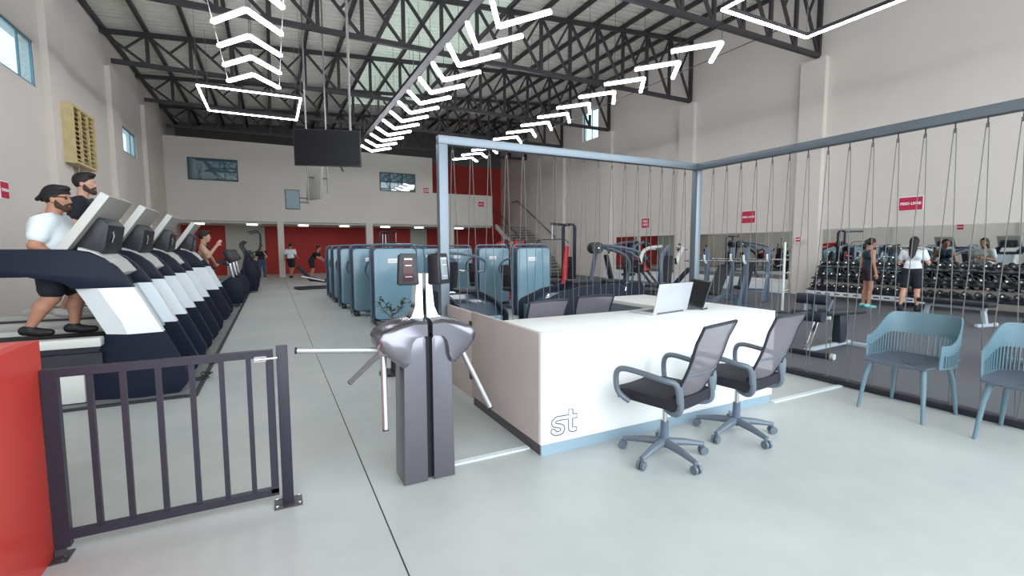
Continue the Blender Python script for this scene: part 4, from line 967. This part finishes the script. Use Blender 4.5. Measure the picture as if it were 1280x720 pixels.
dup(e, (-1.35, 20.4, 0), None, 'farther elliptical trainer toward the red rear wall')

# ------------------------------------------------------------------ screens on drop poles, cooler louvre, signs, stairs
t = thing('television', 'large dark television hung on drop poles above the aisle', 'television', (.95, 9.0, 3.27), math.radians(-17))
MB().box((0, 0, 0), (1.12, .05, .63), bev=.006).build('casing', M_blackplastic, t)
MB().box((0, -.0255, 0), (1.09, .002, .60)).build('screen', M_screen, t)
MB().box((0, .05, .05), (.4, .06, .3)).build('bracket', M_tvback, t)
MB().cyl((.38, .06, -.2), (.38, .06, 5.45), .022, n=12).build('drop_pole', M_wire, t)
MB().bar((.2, .03, -.3), (.24, .02, -.40), .03, .02).build('cable_stub', M_blackplastic, t)
t = thing('television', 'small dark television on a twin-pole bracket behind the large one', 'television', (.62, 14.0, 2.82), math.radians(8))
MB().box((-.08, 0, 0), (.36, .06, .52), bev=.006).build('casing', M_blackplastic, t)
MB().box((-.08, -.031, 0), (.33, .002, .48)).build('screen', mat('teal_dark_screen', '3b4f59', .2), t)
for z in (-.06, .05): MB().bar((.1, 0, z), (.34, .0, z), .04, .03).build('bracket_arm', M_tvback, t)
for x, z0 in ((.33, -.1), (.84, .2)): MB().cyl((x, .0, z0), (x, .0, 5.9), .022, n=10).build('drop_pole', M_wire, t)
MB().bar((.33, 0, .62), (.84, 0, .62), .05, .03).build('cross_bar', M_tvback, t)
q = MB(); q.box((.50, .0, .55), (.05, .85, 1.05), 0, (0, .08, .22), .01); q.build('side_screen', M_scrback, t)
t = thing('cooler_louvre', 'ochre louvred cooler outlet box high on the left wall', 'air cooler', (XL, 15.75, 4.28))
m = MB(); w_, h_ = .78, .70
m.box2((0, -w_, -h_), (.36, w_, -h_ + .06)); m.box2((0, -w_, h_ - .06), (.36, w_, h_)); m.box2((0, -w_, -h_ + .06), (.36, -w_ + .06, h_ - .06)); m.box2((0, w_ - .06, -h_ + .06), (.36, w_, h_ - .06)); m.box2((.0, -w_ + .06, -h_ + .06), (.03, w_ - .06, h_ - .06))
for y in (-.26, .26): m.box2((.3, y - .02, -h_ + .06), (.359, y + .02, h_ - .06))
m.build('case', M_yellow, t)
m = MB(); m.box2((.05, -w_ + .07, -h_ + .07), (.06, w_ - .07, h_ - .07)); m.build('throat', M_yellowd, t)
for k in range(11): m = MB(); m.box((.30, 0, -h_ + .14 + .113 * k), (.10, 2 * w_ - .13, .016), 0, (0, .7, 0)); m.build('louvre_blade', M_yellow, t)
MB().cyl((.2, -.1, -h_), (.2, -.1, -h_ - .35), .02, n=8).build('drain_pipe', M_wire, t)
def sign(label, c, w, h, face, txt, size):
    # face: rotation so that the sign's local front (-y) looks out of its wall
    t = thing('wall_sign', label, 'sign', c, face)
    MB().box((0, 0, 0), (w + .04, .012, h + .04)).build('border', M_signwhite, t)
    MB().box((0, -.004, 0), (w, .012, h)).build('board', M_signred, t)
    n = len(txt)
    for i, s in enumerate(txt):
        text_part('lettering', s, size, M_signwhite, t, Matrix.Translation((0, -.012, (n - 1) * size * .55 - i * size * 1.1)) @ Matrix.Rotation(PI / 2, 4, 'X'), bold=.004)
sign('red sign with white words above the widest wall mirror', (XR - .01, 6.42, 2.65), .52, .34, -PI / 2, ['PESO LIVRE'], .092)
sign('red sign with white word above the mirror behind the bench racks', (XR - .01, 11.2, 2.58), .52, .42, -PI / 2, ['PESO LIVRE'], .092)
sign('red sign with white words above the farthest wall mirror', (XR - .01, 16.4, 2.62), .5, .42, -PI / 2, ['PESO', 'LIVRE'], .14)
sign('small red sign on the pilaster left of the dumbbell rack', (XR - .295, 9.2, 1.75), .16, .14, -PI / 2, ['AVISO'], .045)
sign('red sign beside the right window of the high rear wall', (8.45, YB - .01, 5.0), .36, .3, 0., ['USO DE', 'TOALHA'], .085)
sign('red sign on the low parapet of the rear mezzanine', (12.05, YB - .01, 4.32), .4, .32, 0., ['SAÍDA'], .1)
sign('red sign on the left wall cut off by the photo edge', (XL + .01, 12.3, 2.62), .30, .30, PI / 2, ['CARDIO'], .07)
# staircase to the mezzanine
t = thing('staircase', 'staircase with dark handrails climbing along the right wall to the mezzanine', 'staircase', (13.05, 22.6, 0))
NS = 17; rz_, rn = 2.94 / NS, 5.2 / NS
m = MB()
for k in range(NS): m.box2((.06, rn * k, rz_ * k + rz_ - .05), (2.1, rn * (k + 1) + .03, rz_ * (k + 1)))
m.build('treads', mat('stair_concrete', '8f8d88', .8), t)
for x in (0., ): m = MB(); m.prism([(0, 0), (.3, 0), (5.4, 2.82), (5.4, 3.06), (5.2, 3.06), (0, .22)], x, x + .06, axis='x'); m.build('stringer', mat('white_stringer', 'd9d8d3', .7), t)
def rail(x, name):
    m = MB(); m.tube([(x, 5.9, 3.95), (x, 5.3, 3.95), (x, 0, 1.0), (x, 0, .1)], .028, 8)
    m.build(name, M_steel, t)
    m = MB(); m.tube([(x, 5.3, 3.5), (x, 0.05, .55)], .018, 6)
    for k in range(9): y = .1 + 5.1 * k / 8; m.tube([(x, y, .1 + y * .56), (x, y, 1.02 + y * .555)], .014, 6)
    m.build('balusters', M_steel, t)
rail(.03, 'handrail')
m = MB(); m.tube([(2.07, 7.0, 4.7), (2.07, 6.2, 4.72), (2.07, .6, 1.75)], .03, 8); m.build('wall_handrail', M_steel, t)

# ------------------------------------------------------------------ people: one continuous body surface from a distance field, clothes over it
class SDF:
    def __init__(s, lo, hi, h):
        s.h = h; s.lo = np.array(lo, float); s.n = np.ceil((np.array(hi) - s.lo) / h).astype(int) + 1
        s.D = np.full(tuple(s.n), 1.0, np.float32); s.ax = [s.lo[i] + h * np.arange(s.n[i]) for i in range(3)]
    def block(s, lo, hi):
        a = np.maximum(0, np.floor((np.array(lo) - s.lo) / s.h).astype(int)); b = np.minimum(s.n, np.ceil((np.array(hi) - s.lo) / s.h).astype(int) + 1)
        sl = tuple(slice(a[i], max(a[i], b[i])) for i in range(3)); return sl, np.meshgrid(*[s.ax[i][sl[i]] for i in range(3)], indexing='ij', sparse=True)
    def mix(s, sl, d, k):
        o = s.D[sl]
        if k > 0:
            hh = np.clip(.5 + .5 * (o - d) / k, 0, 1); s.D[sl] = o * (1 - hh) + d * hh - k * hh * (1 - hh)
        else: s.D[sl] = np.minimum(o, d)
    def cap(s, a, b, ra, rb, k=.03, sy=1.0):                              # tapered capsule, sy squashes it front to back (x)
        a, b = np.array(a, float), np.array(b, float); R = max(ra, rb) * max(1, sy) + k + .03
        sl, (X, Y, Z) = s.block(np.minimum(a, b) - R, np.maximum(a, b) + R)
        d = b - a; L = max(1e-9, d @ d); t = np.clip(((X - a[0]) * d[0] + (Y - a[1]) * d[1] + (Z - a[2]) * d[2]) / L, 0, 1)
        q = np.sqrt(((X - a[0] - t * d[0]) / sy) ** 2 + (Y - a[1] - t * d[1]) ** 2 + (Z - a[2] - t * d[2]) ** 2) - (ra + (rb - ra) * t)
        s.mix(sl, q * min(1, sy), k)
    def ell(s, c, r, k=.02):
        c, r = np.array(c, float), np.array(r, float); sl, (X, Y, Z) = s.block(c - r - k - .03, c + r + k + .03)
        q = np.sqrt(((X - c[0]) / r[0]) ** 2 + ((Y - c[1]) / r[1]) ** 2 + ((Z - c[2]) / r[2]) ** 2); s.mix(sl, (q - 1) * r.min(), k)
    def cut(s, p, n):                                                     # keep the side of the plane opposite to n
        X, Y, Z = np.meshgrid(*s.ax, indexing='ij', sparse=True); n = np.array(n, float); n /= np.linalg.norm(n)
        s.D = np.maximum(s.D, ((X - p[0]) * n[0] + (Y - p[1]) * n[1] + (Z - p[2]) * n[2]).astype(np.float32))
    def mesh(s, name, m, par, M):
        D = s.D; n = D.shape; S = D < 0
        c = [S[i:n[0] - 1 + i, j:n[1] - 1 + j, k:n[2] - 1 + k] for i in (0, 1) for j in (0, 1) for k in (0, 1)]
        cnt = sum(x.astype(np.int8) for x in c); act = (cnt > 0) & (cnt < 8); idx = np.argwhere(act); N = len(idx)
        if N == 0: return None
        ids = np.full(act.shape, -1, np.int64); ids[act] = np.arange(N); P = np.zeros((N, 3)); C = np.zeros(N)
        off = [np.array((i, j, k)) for i in (0, 1) for j in (0, 1) for k in (0, 1)]
        for a in range(8):
            for b in range(a + 1, 8):
                if np.abs(off[a] - off[b]).sum() != 1: continue
                da = D[tuple((idx + off[a]).T)]; db = D[tuple((idx + off[b]).T)]; x = (da < 0) != (db < 0)
                t = np.where(x, da / np.where(x, da - db, 1), 0); P += np.where(x[:, None], off[a] + t[:, None] * (off[b] - off[a]), 0); C += x
        V = s.lo + s.h * (idx + P / C[:, None]); F = []
        for ax in range(3):
            o = [i for i in range(3) if i != ax]; sa = [slice(None)] * 3; sb = [slice(None)] * 3; sa[ax] = slice(0, -1); sb[ax] = slice(1, None)
            A, B = S[tuple(sa)], S[tuple(sb)]; e = np.argwhere(A != B); e = e[(e[:, o[0]] > 0) & (e[:, o[1]] > 0) & (e[:, o[0]] < n[o[0]] - 1) & (e[:, o[1]] < n[o[1]] - 1)]
            q = []
            for u, v in ((0, 0), (-1, 0), (-1, -1), (0, -1)):
                g = e.copy(); g[:, o[0]] += u; g[:, o[1]] += v; q.append(ids[tuple(g.T)])
            F.append(np.stack(q, 1))
        F = np.concatenate(F); F = F[(F >= 0).all(1)]
        mb = MB(); mb.add([M @ Vector(v) for v in V.tolist()], F.tolist(), 0, True); o = mb.build(name, m, par)
        return o
def person(label, loc, rz, H=1.75, fat=1., belly=0., pose=None, skin=None, hair='short', top=('tee', None), bottom=('shorts', None), shoes=None, h=.010, female=False, beard=False, cap=None, glasses=False, group=None, sock=None, cat='person'):
    t = thing('person', label, cat, loc, rz, group)
    k = H / 1.75; f = fat; sw = .165 if female else .19; hw = .095
    J = dict(pel=(0, 0, .96), wai=(0, 0, 1.10), che=(0, 0, 1.30), nek=(-.01, 0, 1.47), hed=(.035, 0, 1.635), sl=(0, sw, 1.42), sr=(0, -sw, 1.42), el=(-.02, sw + .06, 1.13), er=(-.02, -sw - .06, 1.13), wl=(.08, sw + .06, .90), wr=(.08, -sw - .06, .90),
             hl=(0, hw, .93), hr=(0, -hw, .93), kl=(.02, hw + .01, .50), kr=(.02, -hw - .01, .50), al=(-.02, hw + .01, .085), ar=(-.02, -hw - .01, .085), fl=(1, .1, 0), fr=(1, -.1, 0), dl=None, dr=None, face=0.)
    J.update(pose or {})
    V = {a: (np.array(b, float) if isinstance(b, tuple) else b) for a, b in J.items()}
    pts = np.array([v for a, v in V.items() if isinstance(v, np.ndarray) and a not in ('fl', 'fr', 'dl', 'dr')]); lo = pts.min(0) - .28 - .1 * belly; hi = pts.max(0) + .28 + .1 * belly; lo[2] = min(-.02, pts.min(0)[2] - .12)
    M = Matrix.Scale(k, 4); hh = h / k
    A = lambda: SDF(lo, hi, hh)
    a_u, a_e, a_w = .047 * f, .040 * f, .028; th, kn, ca, an = .083 * f, .056 * f, .053 * f, .037
    def torso(s, g):
        s.cap(V['pel'] + (0, -.07, 0), V['pel'] + (0, .07, 0), .105 * f + g, .105 * f + g, .05, .95)
        s.cap(V['wai'] + (0, -.055, 0), V['wai'] + (0, .055, 0), (.092 if female else .105) * f + g, (.092 if female else .105) * f + g, .06, .9)
        s.cap(V['che'] + (0, -.085, .02), V['che'] + (0, .085, .02), (.105 if female else .115) * f + g, (.105 if female else .115) * f + g, .06, .92)
        s.cap(V['sl'] + (0, -.03, -.02), V['sr'] + (0, .03, -.02), .058 * f + g, .058 * f + g, .05)
        if belly: s.ell(V['wai'] + (.05 * belly, 0, .06), (.16 * f * belly + g, .165 * f + g, .19 + g), .06)
        if female:
            for y in (-.065, .065): s.ell(V['che'] + (.085, y, .0), (.062 + g, .06 + g, .062 + g), .03)
    def arm(s, g, c, upto=2.):
        sh, e, w = V['s' + c], V['e' + c], V['w' + c]
        s.cap(sh, sh + (e - sh) * min(1, upto), a_u + .008 + g, a_u + (a_e - a_u) * min(1, upto) + g, .03)
        if upto > 1: s.cap(e, w, a_e + g, a_w + g, .02)
    def leg(s, g, c, upto=2.):
        hp, kn_, an_ = V['h' + c], V['k' + c], V['a' + c]; u = min(1, upto)
        s.cap(hp, hp + (kn_ - hp) * u, th + g, th + (kn - th) * u + g, .04)
        if upto > 1:
            m_ = kn_ + (an_ - kn_) * .33 + np.array((-.018, 0, 0)); s.cap(kn_, m_, kn * .95 + g, ca + g, .02); s.cap(m_, kn_ + (an_ - kn_) * min(1, upto - 1), ca + g, an + (ca - an) * (1 - min(1, upto - 1)) + g, .02)
    R = Matrix.Rotation(V['face'], 3, 'Z'); hd = V['hed']
    def hp(x, y, z): q = R @ Vector((x, y, z)); return hd + np.array((q.x, q.y, q.z))
    def foot(s, g, c):
        a = V['a' + c]; d = V['f' + c]; d = d / np.linalg.norm(d)
        s.cap(a + (0, 0, -.035) - d * .045, a + (0, 0, -.055) + d * .06, .038 + g, .03 + g, .03); s.cap(a + (0, 0, -.055) + d * .06, a + (0, 0, -.06) + d * .155, .034 + g, .024 + g, .02)
    # body
    s = A(); torso(s, 0)
    s.cap(V['nek'] + (0, 0, -.05), hd + (-.025, 0, -.07), .058 * (1 + .6 * (f - 1)), .052 * (1 + .6 * (f - 1)), .03)
    s.ell(hp(-.012, 0, .03), (.098, .076, .10), .02); s.cap(hp(.035, 0, -.005), hp(.045, 0, -.075), .055 * (1 + .3 * (f - 1)), .036 * (1 + .5 * (f - 1)), .035)
    s.cap(hp(.085, 0, .015), hp(.105, 0, -.02), .009, .015, .012); s.ell(hp(.080, 0, -.064), (.022, .026, .011), .010); s.ell(hp(.075, 0, .035), (.02, .05, .012), .015)
    for y in (-.075, .075): s.ell(hp(-.005, y, -.005), (.022, .011, .032), .006)
    for c in 'lr':
        arm(s, 0, c); leg(s, 0, c); foot(s, 0, c)
        w = V['w' + c]; e = V['e' + c]; d = V['d' + c]
        d = (w - e) if d is None else np.array(d, float); d = d / np.linalg.norm(d); sd = 1 if c == 'l' else -1
        u = np.cross(d, (0, sd, 0)); u = u / max(1e-6, np.linalg.norm(u)); v = np.cross(u, d)
        p = w + d * .05; s.cap(w, w + d * .085, .025, .030, .015); s.cap(w + d * .06 - u * .02, w + d * .06 + u * .02, .022, .022, .01)
        for i, (o, L) in enumerate(((-.027, .065), (-.009, .08), (.009, .076), (.027, .058))):
            q = w + d * .095 + u * o; q1 = q + (d * .85 - v * sd * .0 + np.array((0, -sd * .25, 0))) * L * .55; q2 = q1 + (d * .6 + np.array((0, -sd * .55, 0))) * L * .5
            s.cap(q, q1, .0098, .009, .004); s.cap(q1, q2, .009, .0078, .003)
        q = w + d * .035 + u * .026; q1 = q + (d * .6 + u * .7) * .045; s.cap(q, q1, .0125, .0105, .006); s.cap(q1, q1 + (d * .9 + u * .2) * .03, .0105, .009, .003)
    s.mesh('body', skin or M_skin, t, M)
    # top
    kind, m_ = top
    if kind:
        s = A(); g = .012 + .006 * (f > 1.1); torso(s, g)
        if kind == 'tee':
            for c in 'lr': arm(s, g + .012, c, .62)
        for c in 'lr':
            sh, e = V['s' + c], V['e' + c]; d = e - sh
            if kind == 'tee': s.cut(sh + d * .66, d) if abs(d[2]) < .5 * np.linalg.norm(d) else None
        s.cut(V['pel'] + (0, 0, -.04), (0, 0, -1)); s.cut(V['nek'] + (0, 0, -.005), (-.35, 0, 1))
        if kind == 'tank':
            for c, y in (('l', 1), ('r', -1)): s.cut(V['s' + c] + (0, -y * .035, 0), (0, y, .25))
        s.mesh('shirt', m_, t, M)
    kind, m_ = bottom
    s = A(); g = .016; s.cap(V['pel'] + (0, -.07, 0), V['pel'] + (0, .07, 0), .105 * f + g, .105 * f + g, .05, .95)
    for c in 'lr': leg(s, g + (.012 if kind == 'shorts' else .004), c, .72 if kind == 'shorts' else (1.93 if kind == 'pants' else .45))
    s.cut(V['pel'] + (0, 0, .07), (0, 0, 1)); s.mesh({'shorts': 'shorts', 'pants': 'trousers', 'brief': 'shorts'}[kind], m_, t, M)
    for c in 'lr':
        s = A(); foot(s, .009, c); a = V['a' + c]; s.cap(a + (0, 0, -.03), a + (0, 0, .0), .045, .043, .02); s.cut(a + (0, 0, .015), (0, 0, 1)); s.mesh('shoe', shoes or M_shoe, t, M)
        if sock: s = A(); an_ = V['a' + c]; kk = V['k' + c]; s.cap(an_, an_ + (kk - an_) * .3, an + .006, an + .012, .01); s.mesh('sock', sock, t, M)
    # hair
    s = A(); s.ell(hp(-.022, 0, .042), (.106, .086, .104), .0)
    if hair == 'short': s.ell(hp(.045, 0, .115), (.062, .06, .032), .03)
    s.cut(hp(.048, 0, .03), (1, 0, -.75)); s.cut(hp(-.03, 0, -.055), (.25, 0, -1))
    if hair == 'long': s.cap(hp(-.075, 0, .02), V['nek'] + (-.10, 0, -.12), .07, .055, .03); s.cap(hp(-.04, 0, 0.), V['nek'] + (-.08, 0, -.02), .085, .075, .03); s.cap(V['nek'] + (-.1, 0, -.1), V['che'] + (-.15, 0, -.02), .06, .03, .03)
    if hair == 'tail': s.ell(hp(-.12, 0, .06), (.04, .035, .035), .01); s.cap(hp(-.14, 0, .05), hp(-.155, 0, -.12), .032, .016, .02)
    if hair != 'none': s.mesh('hair', M_hair, t, M)
    if cap:
        s = A(); s.ell(hp(-.015, 0, .055), (.112, .092, .10), .0); s.cut(hp(.0, 0, .045), (.12, 0, -1)); s.cap(hp(-.10, -.04, .035), hp(-.155, -.035, .0), .03, .02, .02, 1.); s.cap(hp(-.10, .04, .035), hp(-.155, .035, .0), .03, .02, .02, 1.); s.mesh('cap', cap, t, M)
    if beard:
        s = A(); s.cap(hp(.035, 0, -.012), hp(.047, 0, -.078), .060, .042, .03); s.D[:] = 1.
        for y in (-1, 1): s.cap(hp(.012, y * .060, -.005), hp(.025, y * .050, -.062), .016, .024, .0); s.cap(hp(.025, y * .050, -.062), hp(.072, y * .014, -.100), .024, .024, .02); s.cap(hp(.094, 0, -.043), hp(.080, y * .032, -.060), .010, .011, .008); s.cap(hp(.080, y * .032, -.060), hp(.078, y * .016, -.092), .012, .016, .01)
        s.ell(hp(.078, 0, -.098), (.028, .028, .024), .02); s.mesh('beard', M_beard, t, M)
    for y in (-.03, .03):
        e = MB(); p = hp(.073, y, .018); e.ball(M @ Vector(p.tolist()), (.012 * k, .014 * k, .010 * k), 0, 8); p = hp(.083, y, .018); e.ball(M @ Vector(p.tolist()), (.004 * k, .006 * k, .006 * k), 1, 8); e.build('eye', [M_eyew, M_hair], t)
    if glasses:
        e = MB(); P = [Vector(hp(x, y, z).tolist()) * k for x, y, z in ((-.01, -.082, .025), (.08, -.068, .025), (.098, 0, .028), (.08, .068, .025), (-.01, .082, .025))]; e.tube(P, .004, 6)
        for y in (-.034, .034): e.ball(M @ Vector(hp(.09, y, .018).tolist()), (.008 * k, .028 * k, .019 * k), 1, 10)
        e.build('glasses', [M_hair, M_lens], t)
    return t
PRS = True
if PRS:
    walk = dict(kl=(.16, .10, .53), al=(.10, .10, .10), kr=(-.02, -.10, .50), ar=(-.24, -.10, .13))
    DZ = .612
    person('man in white t-shirt and backwards black cap walking on the nearest treadmill', (-1.93, 6.24, DZ + .02), 0., 1.72, 1.30, 1.1,
           dict(pel=(0, 0, .74), wai=(.0, 0, .87), che=(-.01, 0, 1.06), nek=(0, 0, 1.23), hed=(.06, 0, 1.385), sl=(0, .19, 1.17), sr=(0, -.19, 1.17), hl=(0, .095, .72), hr=(0, -.095, .72), kl=(.13, .10, .42), al=(.08, .10, .10), kr=(-.02, -.10, .41), ar=(-.20, -.10, .12), el=(-.06, .28, .92), wl=(.12, .24, .80), er=(-.05, -.29, .92), wr=(.12, -.25, .79), face=-.25), M_skin2, 'short', ('tee', M_teew), ('shorts', M_short), M_shoe, .009, beard=True, cap=mat('black_cap', '1d1c22', .8), glasses=True)
    person('bearded man in black t-shirt walking on the second treadmill', (-2.08, 7.72, DZ + .02), 0., 1.80, 1.04, 0,
           dict(walk, el=(-.05, .27, 1.14), wl=(.18, .22, 1.05), er=(-.04, -.27, 1.13), wr=(.18, -.22, 1.04), face=-.18), M_skin, 'short', ('tee', M_teeb), ('shorts', M_short), M_shoew, .009, beard=True)
    person('person exercising behind the last treadmill screen, only head and hand showing', (-1.42, 13.0, .02), 0., 1.88, 1., 0, dict(walk, el=(.12, -.27, 1.28), wl=(.18, .22, 1.05), er=(.1, -.27, 1.22), wr=(.26, -.20, 1.45)), M_skin, 'short', ('tee', M_teeb), ('shorts', M_short), M_shoe, .014)
    person('woman in navy tank top, plum shorts and teal shoes standing by the dumbbells', (13.2, 6.36, 0), math.radians(-35), 1.72, .93, 0,
           dict(el=(-.03, .24, 1.14), wl=(.03, .25, .88), er=(-.03, -.24, 1.14), wr=(.04, -.24, .88), hed=(.05, 0, 1.62)), M_skin2, 'tail', ('tank', M_tank), ('brief', M_shortp), M_shoeteal, .011, female=True)
    person('long-haired woman in white t-shirt and dark shorts facing the dumbbell rack', (13.3, 5.5, 0), math.radians(10), 1.72, 1.06, 0,
           dict(el=(.02, .26, 1.16), wl=(.22, .16, 1.12), er=(.05, -.27, 1.16), wr=(.24, -.14, 1.22), al=(-.12, .16, .085), kl=(-.04, .13, .5), ar=(.06, -.12, .085)), M_skin, 'long', ('tee', M_teew), ('shorts', M_short), M_shoe, .011, female=True, sock=M_tank)
    person('woman in black top and jeans walking in the far aisle, hand at her face', (-.49, 26.4, 0), -PI / 2 + .1, 1.68, 1.05, 0,
           dict(el=(.06, .24, 1.16), wl=(.20, .06, 1.50), er=(-.03, -.25, 1.14), wr=(.06, -.27, .88), dl=(.0, -.4, 1), kl=(.06, .11, .5), al=(.12, .12, .085), kr=(0, -.1, .5), ar=(-.14, -.11, .1)), M_skin, 'short', ('tee', M_teeb), ('pants', M_jean), M_shoew, .015, female=True)
    person('man in white t-shirt and dark shorts walking away near the red rear wall', (.83, 26.6, 0), math.radians(60), 1.78, 1.02, 0, dict(walk, el=(-.08, .26, 1.16), wl=(-.02, .30, .95), er=(.02, -.27, 1.14), wr=(.2, -.26, 1.05)), M_skin2, 'short', ('tee', M_teew), ('shorts', M_short), M_shoe, .015)
    person('man in black t-shirt leaning forward over a machine beside the aisle', (1.75, 25.3, 0), math.radians(-20), 1.75, 1.02, 0,
           dict(pel=(-.05, 0, .92), wai=(.03, 0, 1.06), che=(.16, 0, 1.22), nek=(.26, 0, 1.37), hed=(.33, 0, 1.52), sl=(.22, .19, 1.32), sr=(.22, -.19, 1.32), el=(.34, .24, 1.08), er=(.34, -.24, 1.08), wl=(.52, .2, .96), wr=(.52, -.2, .96), hl=(-.05, .095, .9), hr=(-.05, -.095, .9)), M_skin2, 'short', ('tee', M_teeb), ('shorts', M_short), M_shoe, .015)
